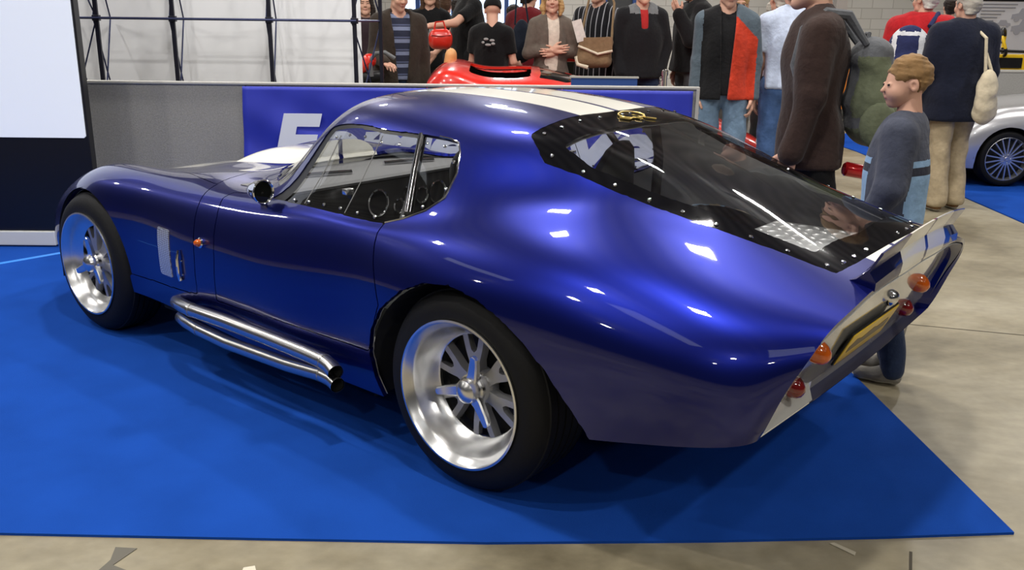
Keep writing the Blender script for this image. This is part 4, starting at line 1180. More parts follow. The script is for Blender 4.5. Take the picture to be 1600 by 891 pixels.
            m, nm = hair, 'hair'
        v, f = g.mesh(); npobj(nm, v @ R.T + hc, f, m, t)
    if glasses:
        g = MB()
        for s_ in (-1, 1):
            cc = [hc + R @ (np.array([.031 * s_ + .022 * math.cos(a), -.106, .006 + .016 * math.sin(a)]) * hk) for a in np.linspace(0, 2 * PI, 18, endpoint=False)]
            g.tube(cc, .0018, 6, closed=True); g.tube([hc + R @ (np.array(q) * hk) for q in [(.053 * s_, -.104, .01), (.078 * s_, -.06, .01), (.084 * s_, .01, .008)]], .0018, 6)
        g.tube([hc + R @ (np.array(q) * hk) for q in [(-.009, -.107, .01), (0, -.109, .012), (.009, -.107, .01)]], .0018, 6); g.build('glasses', black_trim, t)
    # ---- trousers, shoes
    if bottom is not None:
        g = Soft(np.min([*hp, *kn, *an], 0) - .16 * k, np.max([*hp, *kn, *an], 0) + .2 * k, cloth_h)
        g.ell(A(0, .012, .95), A(.168 * fat, .128 * fat, .125), .04); g.cap(A(-.08, .0, .98), A(.08, .0, .98), .10 * k * fat, None, .04)
        for i in (0, 1):
            g.cap(hp[i], kn[i], .099 * k * (.6 + .4 * fat), .076 * k, .03); g.cap(kn[i], an[i] + np.array([0, .01, 0]), .075 * k, .068 * k * trouser_flare, .03)
        g.wave(folds, 26, 11); zc = min(a_[2] for a_ in an) - .045 * k; g.cut(lambda X, Y, Z: zc - Z); g.cut(lambda X, Y, Z: Z - 1.03 * k)
        v, f = g.mesh(); npobj('trousers', smooth_mesh(v, f), f, bottom, t)
    if shoe is not None:
        for i in (0, 1):
            a = an[i]; dy = -1; g = Soft(a - np.array([.10, .25, .16]) * k, a + np.array([.10, .13, .12]) * k, .008); gz = max(0.0, a[2] - .085 * k)
            g.cap((a[0], a[1] + .03 * k, gz + .045 * k), (a[0], a[1] - .155 * k, gz + .038 * k), .041 * k, .040 * k, .02); g.cap(a + np.array([0, .01, .02]) * k, (a[0], a[1] - .05 * k, gz + .05 * k), .042 * k, .038 * k, .025)
            g.cut(lambda X, Y, Z: gz - Z); v, f = g.mesh(); fc = v[f].mean(1)
            npobj('shoe', v, f, [shoe, mat('shoe_sole', srgb(170, 165, 155), .7)], t, (fc[:, 2] < gz + .022 * k).astype(int))
    # ---- upper clothes
    def upper(nm, m, o, hem_, slv, open_, neck, paint=None, seed=1):
        g = Soft(np.min([*sh, *el, *wr, hp[0]], 0) - .2 * k, np.max([*sh, *el, *wr, hp[1], nk], 0) + .17 * k, cloth_h)
        torso(g, o); g.cap(A(0, 0, hem_ - .03 + .05), tilt(A(0, 0, 1.15)), .158 * k * fat + o, .15 * k * fat + o, .05, ((0, 1, 0), 1.38))
        g.cap(A(-.05, 0, hem_), A(.05, 0, hem_), .125 * k * fat + o, None, .05, ((0, 1, 0), 1.15))
        for i in (0, 1):
            g.cap(sh[i], el[i], .050 * k + o * .9, .044 * k + o * .75, .035)
            if slv > .55: g.cap(el[i], el[i] + (wr[i] - el[i]) * min(1, slv), .047 * k + o * .8, .036 * k + o * .7, .02)
        if neck:
            for s_ in (-1, 1): g.cap(nk + A(.045 * s_, -.035, .0), nk + A(.05 * s_, .03, .05), .026 * k, .022 * k, .02)
            g.cap(nk + A(-.05, .04, .04), nk + A(.05, .04, .04), .024 * k, None, .02)
        g.wave(folds * (.3 if seed == 8 else 1), 22, seed); g.cut(lambda X, Y, Z: hem_ * k - Z)
        for i in (0, 1):
            if slv <= .55:
                e = sh[i] + (el[i] - sh[i]) * slv * 1.7; d = U3(el[i] - sh[i])
                sd_ = -1 if i == 0 else 1
                g.cut(lambda X, Y, Z: np.where((X * sd_ > .17 * k), (X - e[0]) * d[0] + (Y - e[1]) * d[1] + (Z - e[2]) * d[2], -1))
        # neck hole, open front
        g.cap(nk + A(0, -.012, .0), nk + A(0, -.03, .16), .052 * k, .075 * k, .01, None, -1)
        if open_ > 0:
            g.cut(lambda X, Y, Z: np.where((Z > open_from * k) & (Y < -.02 - lean * np.maximum(0, Z - .95 * k)), (open_ * k * (.55 + .6 * np.clip((Z / k - .9) / .5, 0, 1)) - np.abs(X)), -1))
        v, f = g.mesh(); v = smooth_mesh(v, f); mi = None
        if paint: mi = paint(v[f].mean(1) / k)
        return npobj(nm, v, f, m, t, mi)
    if inner is not None: upper('shirt', inner, .004, .90, .3, 0, False, None, 8)
    if top is not None: upper(topname, top, coat, hem, sleeve, opening, collar, toppaint, 2)
    return t, dict(k=k, sh=sh, el=el, wr=wr, nk=nk, hc=hc, hp=hp, an=an, kn=kn)


def soft_part(name, prims, h, m, parent, wave=None, cut=None, sm=1, label=None, paint=None):
    """one soft mesh from ('c', a, b, ra, rb[, k]) capsules and ('e', c, r[, k]) ellipsoids"""
    L = []; Hh = []
    for p in prims:
        if p[0] == 'c': r = max(p[3], p[4]); L += [np.minimum(p[1], p[2]) - r]; Hh += [np.maximum(p[1], p[2]) + r]
        else: L += [np.array(p[1]) - np.array(p[2])]; Hh += [np.array(p[1]) + np.array(p[2])]
    g = Soft(np.min(L, 0) - .03, np.max(Hh, 0) + .03, h)
    for p in prims:
        if p[0] == 'c': g.cap(p[1], p[2], p[3], p[4], p[5] if len(p) > 5 else .02)
        else: g.ell(p[1], p[2], p[3] if len(p) > 3 else .03)
    if wave: g.wave(*wave)
    if cut: g.cut(cut)
    v, f = g.mesh(); v = smooth_mesh(v, f, sm)
    return npobj(name, v, f, m, parent, paint(v[f].mean(1)) if paint else None, label)


# ------------------------------------------------------------------ the visitors
denim = cloth('denim', 112, 136, 160); darkjean = cloth('dark_denim', 40, 52, 78); blk_c = cloth('black_cloth', 22, 22, 24); blk_t = cloth('black_tee', 18, 18, 20); grey_c = cloth('grey_cloth', 88, 86, 84)
white_c = cloth('white_cloth', 214, 210, 204); dk_shoe = cloth('dark_shoe', 40, 34, 30, .5)
h_grey = cloth('grey_hair', 176, 170, 160, .8); h_brown = cloth('brown_hair', 74, 54, 40, .7); h_dark = cloth('dark_hair', 36, 28, 24, .6); h_fair = cloth('fair_hair', 172, 138, 92, .7); h_sand = cloth('sandy_hair', 134, 104, 68, .7); h_white = cloth('white_hair', 204, 200, 192, .8)

# boy
swm = [cloth('sweater_charcoal', 66, 70, 84), cloth('sweater_blue', 134, 166, 198), cloth('sweater_band', 42, 44, 56)]


def boy_paint(c):
    m = np.zeros(len(c), int); tor = np.abs(c[:, 0]) < .19 + .0 * c[:, 2]
    tor &= ~((c[:, 0] > .14) & (c[:, 1] < .06) & (c[:, 2] > 1.0)) 
    z = c[:, 2]; m[tor & (z < 1.285)] = 1; m[tor & (z < 1.25) & (z > 1.205)] = 2
    return m


boy, J = person('boy in a charcoal and light blue sweater walking past the tail of the blue coupe', 1424, 3.55, 1.255, math.radians(-122),
       arms=[((-.18, -.1, -1), (-.02, -.3, -1)), ((.26, .0, -1), (-.12, -.40, -.9))], legs=[((-.03, .02, -1), (-.0, .14, -1)), ((.0, .12, -1), (.0, .14, -1))], head=(.50, .12),
       top=swm, bottom=darkjean, shoe=cloth('trainer_grey', 128, 124, 116, .7), hair=h_sand, hairkind='tousled', topname='sweater', toppaint=boy_paint, collar=False, coat=.026, fine=.0045, hem=.84, cloth_h=.008,
       hands=({}, dict(curl=.9, h=.0045)), folds=.0045)
# man with the rucksack
man, J = person('man in a dark brown jacket with a big grey green rucksack beside the blue coupe', 1278, 4.2, 1.71, math.radians(-100),
       arms=[((-.15, .1, -1), (-.02, -.1, -1)), ((.16, -.10, -1), (.0, -.24, -1))], legs=[((-.03, -.25, -1), (0, .25, -1)), ((.04, .12, -1), (0, .35, -1))], head=(-.1, .1), lean=.06,
       top=cloth('brown_jacket', 56, 42, 38), bottom=cloth('black_trousers', 16, 16, 18), shoe=dk_shoe, hair=h_brown, coat=.03, hem=.80, widths=.92, fat=.92, hands=({}, dict(curl=.5)), folds=.007)
bag = thing('rucksack', 'large grey and olive green rucksack worn on the back of the man in brown', 'rucksack', man.location, man.rotation_euler.z)
olive = cloth('rucksack_olive', 98, 104, 82, .7); rgrey = cloth('rucksack_grey', 92, 94, 98, .7)
soft_part('pack_body', [('e', (0, .245, 1.11), (.17, .12, .22), .05), ('e', (0, .30, .99), (.18, .14, .13), .05), ('e', (0, .22, 1.27), (.15, .10, .08), .04)], .012, [olive, rgrey], bag, (.007, 30, 5),
          paint=lambda c: (((np.abs(c[:, 0]) < .10) & (c[:, 2] > 1.02)) | (c[:, 2] > 1.28) | ((c[:, 2] < 1.02) & (c[:, 2] > .97))).astype(int))
soft_part('front_pocket', [('e', (0, .36, 1.07), (.12, .055, .13), .03)], .012, rgrey, bag, (.003, 30, 2))
soft_part('side_pocket', [('e', (.175, .25, .99), (.03, .08, .10), .03)], .012, olive, bag, (.003, 30, 3))
for s_ in (-1, 1):
    MB().tube([(.10 * s_, .18, 1.33), (.11 * s_, .09, 1.45), (.115 * s_, .0, 1.462), (.12 * s_, -.09, 1.39), (.135 * s_, -.122, 1.24), (.165 * s_, -.05, 1.0)], [.014, .024, .024, .022, .016, .01], 8).build('shoulder_strap', rgrey, bag)
MB().tube([(-.05, .19, 1.33), (-.03, .2, 1.375), (.03, .2, 1.375), (.05, .19, 1.33)], .009, 8).build('carry_loop', rgrey, bag)
can = thing('drink_can', 'shiny red drink can held low beside the man with the rucksack', 'drink can', at(1338, 267, 4.12))
T = Matrix.Rotation(math.radians(100), 4, 'Y')
MB().lathe([(0, -.06), (.026, -.06), (.033, -.052), (.033, .05), (.026, .06), (0, .058)], 24, axis='z', T=T).build('can_body', mat('can_red', srgb(190, 24, 30), .25, .4, .6), can)
MB().lathe([(0, .0585), (.024, .0595), (.025, .062), (.023, .061)], 24, axis='z', T=T).build('can_lid', chrome, can)

# red and grey jacket man at the partition's end
rj = [cloth('jacket_red', 196, 62, 40), cloth('jacket_slate', 86, 98, 108), cloth('jacket_black', 24, 24, 26)]


def rj_paint(c):
    m = np.ones(len(c), int); x, y, z = c.T
    m[(x > 0) & (x < .215) & (y < .06) & (z < 1.50 - .95 * x)] = 0
    m[(np.abs(x) < .20) & (y > .02)] = 1
    m[(x < 0) & (y < .03) & (x > -.175)] = 2
    return m


person('man with glasses in a red and slate jacket walking round the end of the partition', 1132, 6.8, 1.76, math.radians(-8), arms=[((-.09, .05, -1), (-.04, -.12, -1)), ((.15, .02, -1), (.05, -.16, -1))], legs=[((-.03, -.05, -1), (0, .05, -1)), ((.05, -.1, -1), (0, .1, -1))],
       head=(.12, .30), top=rj, toppaint=rj_paint, inner=cloth('black_fleece', 26, 26, 28), opening=.045, bottom=denim, shoe=dk_shoe, hair=h_dark, glasses=True, hem=.87, coat=.03, widths=.86, fat=.88, cloth_h=.010, hands=({}, dict(curl=.55, n=(-1, .1, 0))))
# black jacket, phone, stripes, cardigan
person('man in black zip jacket with grey collar and red shirt, hands in pockets', 1000, 8.95, 1.81, math.radians(5), arms=[((-.24, .1, -1), (.22, -.4, -1)), ((.24, .1, -1), (-.22, -.4, -1))], head=(.05, .12),
       top=[cloth('jacket_black2', 26, 27, 30), cloth('collar_grey', 112, 114, 116)], toppaint=lambda c: ((c[:, 2] > 1.435) & (np.abs(c[:, 0]) < .13)).astype(int), inner=cloth('red_shirt', 170, 44, 44), opening=.03, open_from=1.30, bottom=darkjean, shoe=dk_shoe, hair=h_brown, coat=.03, widths=.94, hem=.86, hands=('none', 'none'))
person('bearded man in black jacket turned left with his hand raised to his face', 1079, 9.3, 1.86, math.radians(-75), arms=[((-.12, -.05, -1), (.0, -.15, -1)), ((.22, -.42, -.75), (-.22, -.42, .85))], head=(.1, .05),
       top=cloth('jacket_black3', 24, 24, 26), bottom=cloth('charcoal_trousers', 70, 70, 74), shoe=dk_shoe, hair=h_dark, coat=.04, hem=.88, fat=1.1, hands=({}, dict(curl=.35, n=(-.3, .8, 0), side=-1)))
pin = striped_cloth('pinstripe_shirt', [((26, 26, 30), .62), ((150, 150, 156), .16), ((26, 26, 30), .22)], 'X', .055)
m_, J = person('man in a black pinstriped shirt holding papers with a tan shoulder bag', 932, 9.4, 1.82, math.radians(-28), arms=[((-.2, -.15, -1), (.25, -.9, -.1)), ((.26, .05, -1), (-.2, -.75, -.4))], head=(-.2, .05), fat=1.12,
       top=pin, topname='shirt', bottom=cloth('brown_trousers', 78, 66, 56), shoe=dk_shoe, hair=h_brown, coat=.022, hem=.84, hands=(dict(curl=.8), dict(curl=.8)))
sb = thing('shoulder_bag', 'tan canvas shoulder bag with cream trim at the hip of the pinstriped shirt man', 'bag', at(930, 82, 8.9), math.radians(-10))
tan = cloth('canvas_tan', 128, 106, 80); cream = cloth('cream_trim', 214, 204, 182)
soft_part('bag_body', [('c', (-.11, 0, .08), (.12, 0, .09), .055, .055, .06), ('c', (-.12, 0, -.07), (.10, 0, -.08), .065, .06, .06), ('c', (-.1, 0, 0), (.1, 0, 0), .055, .055, .06)], .012, tan, sb, (.004, 26, 2))
b = MB(); b.prism([(-.15, .135), (.16, .145), (.165, .02), (.03, -.01), (-.155, .06)], -.074, -.06, axis='y'); b.build('flap', tan, sb, smooth=False)
b = MB(); b.tube([(-.158, -.07, .06), (.03, -.078, -.012), (.168, -.07, .02)], .012, 8); b.tube([(-.175, -.03, -.04), (-.16, -.05, -.11), (-.06, -.05, -.138)], .02, 8); b.build('trim', cream, sb, label='cream edging')
MB().tube([(.15, 0, .12), (.15, .2, .45), (.06, .42, .66), (-.10, .34, .5), (-.15, .1, .14)], .012, 8).build('strap', tan, sb)
pp = thing('paper', 'folded white papers held by the man in the pinstriped shirt', 'papers', at(905, 48, 8.85))
b = MB(); b.box((-.045, -.004, -.1), (.045, .004, .1), T=Matrix.Rotation(-.3, 4, 'Y')); b.build('sheet', white_c, pp, smooth=False)
person('fair haired woman in a grey brown cardigan with folded arms', 860, 8.95, 1.70, math.radians(12), arms=[((-.32, -.12, -1), (.95, -.42, .12)), ((.32, -.12, -1), (-.95, -.36, .02))], head=(-.25, .05),
       top=cloth('cardigan', 98, 88, 80), topname='cardigan', inner=cloth('cream_top', 206, 192, 178), opening=.05, bottom=cloth('grey_jeans', 112, 112, 116), shoe=dk_shoe, hair=h_fair, hairkind='bob', fat=.92, widths=.9, coat=.016, hem=.90, collar=False, hands=(dict(n=(0, 1, 0), curl=.25), dict(n=(0, 1, 0), curl=.25)))
person('person in a dark red jacket seen from behind left of the cardigan woman', 824, 9.9, 1.76, math.radians(150), top=cloth('dark_red_jacket', 98, 24, 30), bottom=blk_c, shoe=dk_shoe, hair=h_dark, coat=.035, fat=1.1, hem=.82)
hb_ = thing('shoulder_bag', 'dark navy shoulder bag hanging beside the dark red jacket', 'bag', at(815, 62, 9.2), .3)
soft_part('bag_body', [('e', (0, 0, 0), (.10, .07, .20), .03), ('e', (0, 0, -.08), (.115, .08, .14), .03)], .015, cloth('navy_bag', 24, 30, 42), hb_, (.004, 24, 1)); MB().tube([(-.07, 0, .14), (-.04, .05, .42), (.04, .05, .42), (.07, 0, .14)], .009, 8).build('strap', cloth('navy_bag', 24, 30, 42), hb_)
# beanie youth, big man, girl, older man
yt, J = person('youth in a black knitted hat and black printed T-shirt seen from behind', 768, 8.8, 1.59, math.radians(158), arms=[((-.2, -.12, -1), (.1, -.9, -.2)), ((.2, -.12, -1), (-.1, -.9, -.2))], head=(.5, .2), top=blk_t, topname='t_shirt', sleeve=.42, collar=False,
       bottom=blk_c, shoe=dk_shoe, hat=cloth('black_knit', 20, 20, 22), hair=h_brown, coat=.02, hem=.82)
b = MB()
for i, (dx, dz, w) in enumerate([(-.04, .02, .05), (.02, .03, .05), (-.05, -.01, .04), (.0, -.02, .06), (.05, .0, .03)]): b.ball((dx, 0, dz), (w * .5, .003, .012), nu=8, nv=6)
o = b.build('back_print', mat('print_grey', srgb(150, 150, 150), .8), yt); o.location = (-.03, .158, 1.21)
bm_, J = person('tall man in black T-shirt stretching out his bare arm towards the red handbag', 731, 9.75, 1.90, math.radians(-70), arms=[((-.3, -.3, -1), (.0, -.6, -.6)), ((.35, -.75, -.5), (.0, -1, -.12))], top=blk_t, topname='t_shirt', sleeve=.42, collar=False, bottom=blk_c, shoe=dk_shoe, hair=h_dark, coat=.02, fat=1.2, widths=1.1, hem=.85,
       hands=({}, dict(curl=1.0, n=(-.3, .1, -1))))
rb_ = thing('handbag', 'glossy red handbag held out by the bare armed man in black', 'handbag', at(688, 60, 9.2), .15)
red_b = mat('red_vinyl', srgb(206, 44, 30), .3, 0, .6)
soft_part('bag_body', [('c', (-.045, 0, .035), (.045, 0, .035), .052, .052, .06), ('c', (-.05, 0, -.045), (.05, 0, -.045), .058, .058, .06), ('c', (-.045, 0, 0), (.045, 0, 0), .055, .055, .06)], .011, red_b, rb_, (.002, 24, 1))
MB().tube([(-.06, 0, .07), (-.045, 0, .15), (.03, 0, .16), (.06, 0, .07)], .009, 8).build('handle', red_b, rb_); MB().tube([(-.095, -.06, .03), (0, -.075, .02), (.095, -.06, .03)], .004, 6).build('seam', mat('seam_dark', srgb(110, 16, 14), .5), rb_)
gl, J = person('long haired young woman in a black printed T-shirt behind the partition', 673, 10.7, 1.79, math.radians(4), arms=[((-.2, .0, -1), (.1, -.3, -1)), ((.2, .0, -1), (-.1, -.3, -1))], top=blk_t, topname='t_shirt', sleeve=.42, collar=False, bottom=cloth('charcoal_skirt', 52, 54, 60), shoe=dk_shoe, hair=h_brown, hairkind='long', fat=.92, widths=.92, coat=.016, hem=.86)
b = MB(); rg = random.Random(2)
for i in range(16): b.tube([(rg.uniform(-.085, .085), 0, rg.uniform(-.09, .09)) for _ in range(3)], .004, 5)
o = b.build('chest_print', mat('print_pale', srgb(158, 158, 160), .8), gl); o.location = (0, -.145, 1.27)
knit = striped_cloth('striped_pullover', [((44, 48, 66), .5), ((120, 130, 158), .3), ((44, 48, 66), .08), ((84, 92, 120), .12)], 'Z', .105)
person('white haired older man in a brown jacket and blue striped pullover behind the partition', 622, 8.4, 1.71, math.radians(22), arms=[((-.22, -.05, -1), (.15, -.95, -.25)), ((.18, .02, -1), (.05, -.08, -1))], head=(.15, .35), lean=.10, top=cloth('brown_wax_jacket', 54, 46, 40), inner=knit, opening=.075, bottom=cloth('blue_jeans', 70, 92, 128), shoe=dk_shoe, hair=h_white, coat=.034, hem=.80, fat=1.12,
       hands=(dict(curl=.3, n=(0, .1, -1)), dict(curl=.6, n=(-1, 0, 0))))
person('dark haired woman with a fringe partly hidden by the display frame upright', 573, 10.3, 1.66, math.radians(10), top=cloth('plum_top', 52, 40, 46), bottom=blk_c, shoe=dk_shoe, hair=h_dark, hairkind='bob', coat=.02, fat=.95)
person('person in a beige top at the far left edge of the crowd', 561, 11.6, 1.72, 0, top=cloth('beige_top', 186, 170, 146), bottom=grey_c, shoe=dk_shoe, hair=h_fair, coat=.03)
person('small distant visitor between the older man and the long haired woman', 642, 13.0, 1.50, 0, top=cloth('pink_top', 176, 136, 136), bottom=grey_c, shoe=dk_shoe, hair=h_dark, coat=.03)
person('brown haired distant visitor in light blue left of the tall man', 697, 12.5, 1.68, math.radians(170), top=cloth('sky_top', 120, 150, 190), bottom=grey_c, shoe=dk_shoe, hair=h_brown, coat=.03)
person('visitor in a black hooded jacket just behind the tall man in black', 716, 11.2, 1.64, math.radians(180), top=blk_c, bottom=blk_c, shoe=dk_shoe, hair=h_dark, coat=.045)
person('dark dressed visitor with camera bag right of the knitted hat youth', 801, 10.6, 1.56, math.radians(200), top=cloth('graphite_jacket', 34, 36, 42), bottom=blk_c, shoe=dk_shoe, hair=h_dark, coat=.05, fat=1.1)
person('woman with glasses and pinned up fair hair looking over the red jacket man', 1150, 9.6, 1.68, math.radians(-12), top=striped_cloth('blouse', [((206, 204, 200), .6), ((120, 120, 124), .4)], 'X', .06), topname='blouse', bottom=grey_c, shoe=dk_shoe, hair=h_fair, glasses=True, coat=.018)
person('distant grey haired man in black polo shirt near the back wall', 1203, 11.7, 1.66, math.radians(95), top=blk_t, bottom=blk_c, shoe=dk_shoe, hair=h_grey, coat=.022, fat=1.1, topname='polo_shirt', sleeve=.45)
person('person in a grey top and black trousers seen from behind past the partition end', 1211, 8.1, 1.72, math.radians(190), top=cloth('mid_grey_top', 112, 112, 112), bottom=blk_c, shoe=dk_shoe, hair=h_grey, coat=.025, hem=.95)
person('person in a pale blue shirt and jeans seen from behind left of the rucksack man', 1232, 6.9, 1.76, math.radians(172), top=cloth('pale_blue_shirt', 196, 206, 228), topname='shirt', bottom=cloth('mid_denim', 76, 104, 150), shoe=dk_shoe, hair=h_grey, coat=.022, fat=1.08, hem=.94, sleeve=.45)
cb = thing('carrier_bag', 'white carrier bag with green and grey dots hanging at knee height past the coupe', 'carrier bag', at(1203, 200, 7.0), .2)
dots = mat('dotted_plastic', srgb(226, 228, 222), .35); nt = dots.node_tree; tc = nt.nodes.new('ShaderNodeTexCoord'); mp = nt.nodes.new('ShaderNodeMapping'); mp.inputs['Scale'].default_value = (17, 0, 17); vo = nt.nodes.new('ShaderNodeTexVoronoi'); vo.inputs['Randomness'].default_value = .12; vo.inputs['Scale'].default_value = 1
lt = nt.nodes.new('ShaderNodeMath'); lt.operation = 'LESS_THAN'; lt.inputs[1].default_value = .33; mx = nt.nodes.new('ShaderNodeMix'); mx.data_type = 'RGBA'; mx.inputs[6].default_value = (*srgb(226, 228, 222), 1); mx.inputs[7].default_value = (*srgb(140, 176, 110), 1)
nt.links.new(tc.outputs['Object'], mp.inputs[0]); nt.links.new(mp.outputs[0], vo.inputs[0]); nt.links.new(vo.outputs['Distance'], lt.inputs[0]); nt.links.new(lt.outputs[0], mx.inputs[0]); nt.links.new(mx.outputs[2], nt.nodes['Principled BSDF'].inputs['Base Color'])
b = MB(); V = [(-.055, -.04, .13), (.055, -.04, .13), (.055, .04, .13), (-.055, .04, .13), (-.08, -.06, -.12), (.08, -.06, -.15), (.08, .06, -.15), (-.08, .06, -.12)]
b.add(V, [(0, 1, 5, 4), (1, 2, 6, 5), (2, 3, 7, 6), (3, 0, 4, 7), (4, 5, 6, 7), (0, 3, 2, 1)]); b.build('bag_body', dots, cb, smooth=False)
for y_ in (-.03, .03): MB().tube([(-.03, y_, .13), (-.012, y_ * .5, .26), (.012, y_ * .5, .26), (.03, y_, .13)], .006, 6).build('handle', white_c, cb)
# right hand group
nv, J = person('elderly man in a navy coat and beige trousers seen from behind at the silver car', 1500, 7.15, 1.66, math.radians(186), arms=[((-.2, .0, -1), (.0, -.35, -1)), ((.22, -.05, -1), (-.05, -.5, -1))], legs=[((-.05, -.10, -1), (.02, .12, -1)), ((.03, .10, -1), (0, .12, -1))], head=(.15, .05), top=cloth('navy_coat', 26, 30, 46), topname='coat', bottom=cloth('beige_trousers', 172, 156, 128), shoe=cloth('brown_shoe', 110, 80, 50, .6),
       hair=h_grey, coat=.05, fat=1.2, widths=1.12, hem=.74, trouser_flare=1.25)
tb = thing('tote_bag', 'cream cloth bag hanging from the shoulder of the man in the navy coat', 'bag', at(1540, 150, 6.95), .2)
crm = cloth('cream_cloth', 206, 194, 168)
soft_part('bag_body', [('e', (0, 0, .04), (.075, .06, .15), .04), ('e', (.01, 0, -.08), (.10, .075, .13), .05)], .012, crm, tb, (.006, 34, 4)); MB().tube([(-.03, 0, .16), (-.045, .03, .42), (-.06, .12, .48), (-.02, .12, .44), (.03, .0, .16)], .012, 8).build('strap', crm, tb)
rp_, J = person('grey haired man with glasses in a red jacket carrying a blue and white rucksack', 1432, 7.9, 1.72, math.radians(150), head=(.95, .0), top=cloth('red_jacket', 178, 34, 40), bottom=grey_c, shoe=dk_shoe, hair=h_white, glasses=True, coat=.05, fat=1.2, widths=1.08, hem=.82)
rk = thing('rucksack', 'blue and white rucksack worn by the grey haired man in red', 'rucksack', rp_.location, rp_.rotation_euler.z)
soft_part('pack_body', [('e', (.05, .27, 1.17), (.17, .10, .24), .04), ('e', (.05, .31, 1.06), (.16, .11, .13), .04)], .014, [cloth('pack_navy', 44, 50, 88), cloth('pack_white', 210, 212, 216)], rk, (.003, 24, 5), paint=lambda c: ((np.abs(np.abs(c[:, 0] - .05) - .105) < .022) | ((c[:, 2] > 1.33) & (c[:, 2] < 1.36))).astype(int))
MB().tube([(-.08, .17, 1.40), (-.12, .05, 1.50), (-.13, -.1, 1.4)], .02, 8).build('shoulder_strap', cloth('pack_navy', 44, 50, 88), rk)
person('dark haired distant man in a plaid shirt left of the navy coat man', 1473, 11.6, 1.72, math.radians(170), top=striped_cloth('plaid_shirt', [((190, 194, 190), .55), ((110, 116, 116), .45)], 'X', .09), topname='shirt', bottom=grey_c, shoe=dk_shoe, hair=h_dark, coat=.022)

# ------------------------------------------------------------------ vehicles and stands behind
ROAD = [
 (0.0, [(0, .42), (.2, .42), (.4, .41), (.5, .40), (.55, .37), (.57, .32), (.57, .26), (.55, .20)]),
 (.15, [(0, .56), (.2, .555), (.42, .545), (.54, .53), (.61, .475), (.635, .39), (.635, .29), (.61, .17)]),
 (.45, [(0, .66), (.2, .66), (.42, .67), (.55, .675), (.64, .60), (.67, .47), (.67, .33), (.65, .16)]),
 (.9, [(0, .745), (.2, .74), (.42, .73), (.56, .71), (.65, .62), (.68, .48), (.68, .33), (.66, .15)]),
 (1.3, [(0, .79), (.2, .785), (.42, .77), (.56, .735), (.65, .63), (.68, .48), (.68, .33), (.66, .15)]),
 (2.1, [(0, .80), (.2, .795), (.42, .785), (.57, .75), (.66, .64), (.69, .48), (.69, .33), (.66, .15)]),
 (2.6, [(0, .81), (.2, .805), (.42, .79), (.57, .76), (.67, .66), (.70, .48), (.70, .33), (.67, .15)]),
 (3.0, [(0, .74), (.2, .735), (.42, .72), (.55, .69), (.64, .61), (.67, .47), (.67, .33), (.65, .18)]),
 (3.3, [(0, .62), (.2, .62), (.4, .60), (.5, .57), (.57, .52), (.60, .44), (.60, .34), (.58, .24)]),
]
alloy = mat('bright_alloy', (0.70, 0.70, 0.71), 0.3, .9)


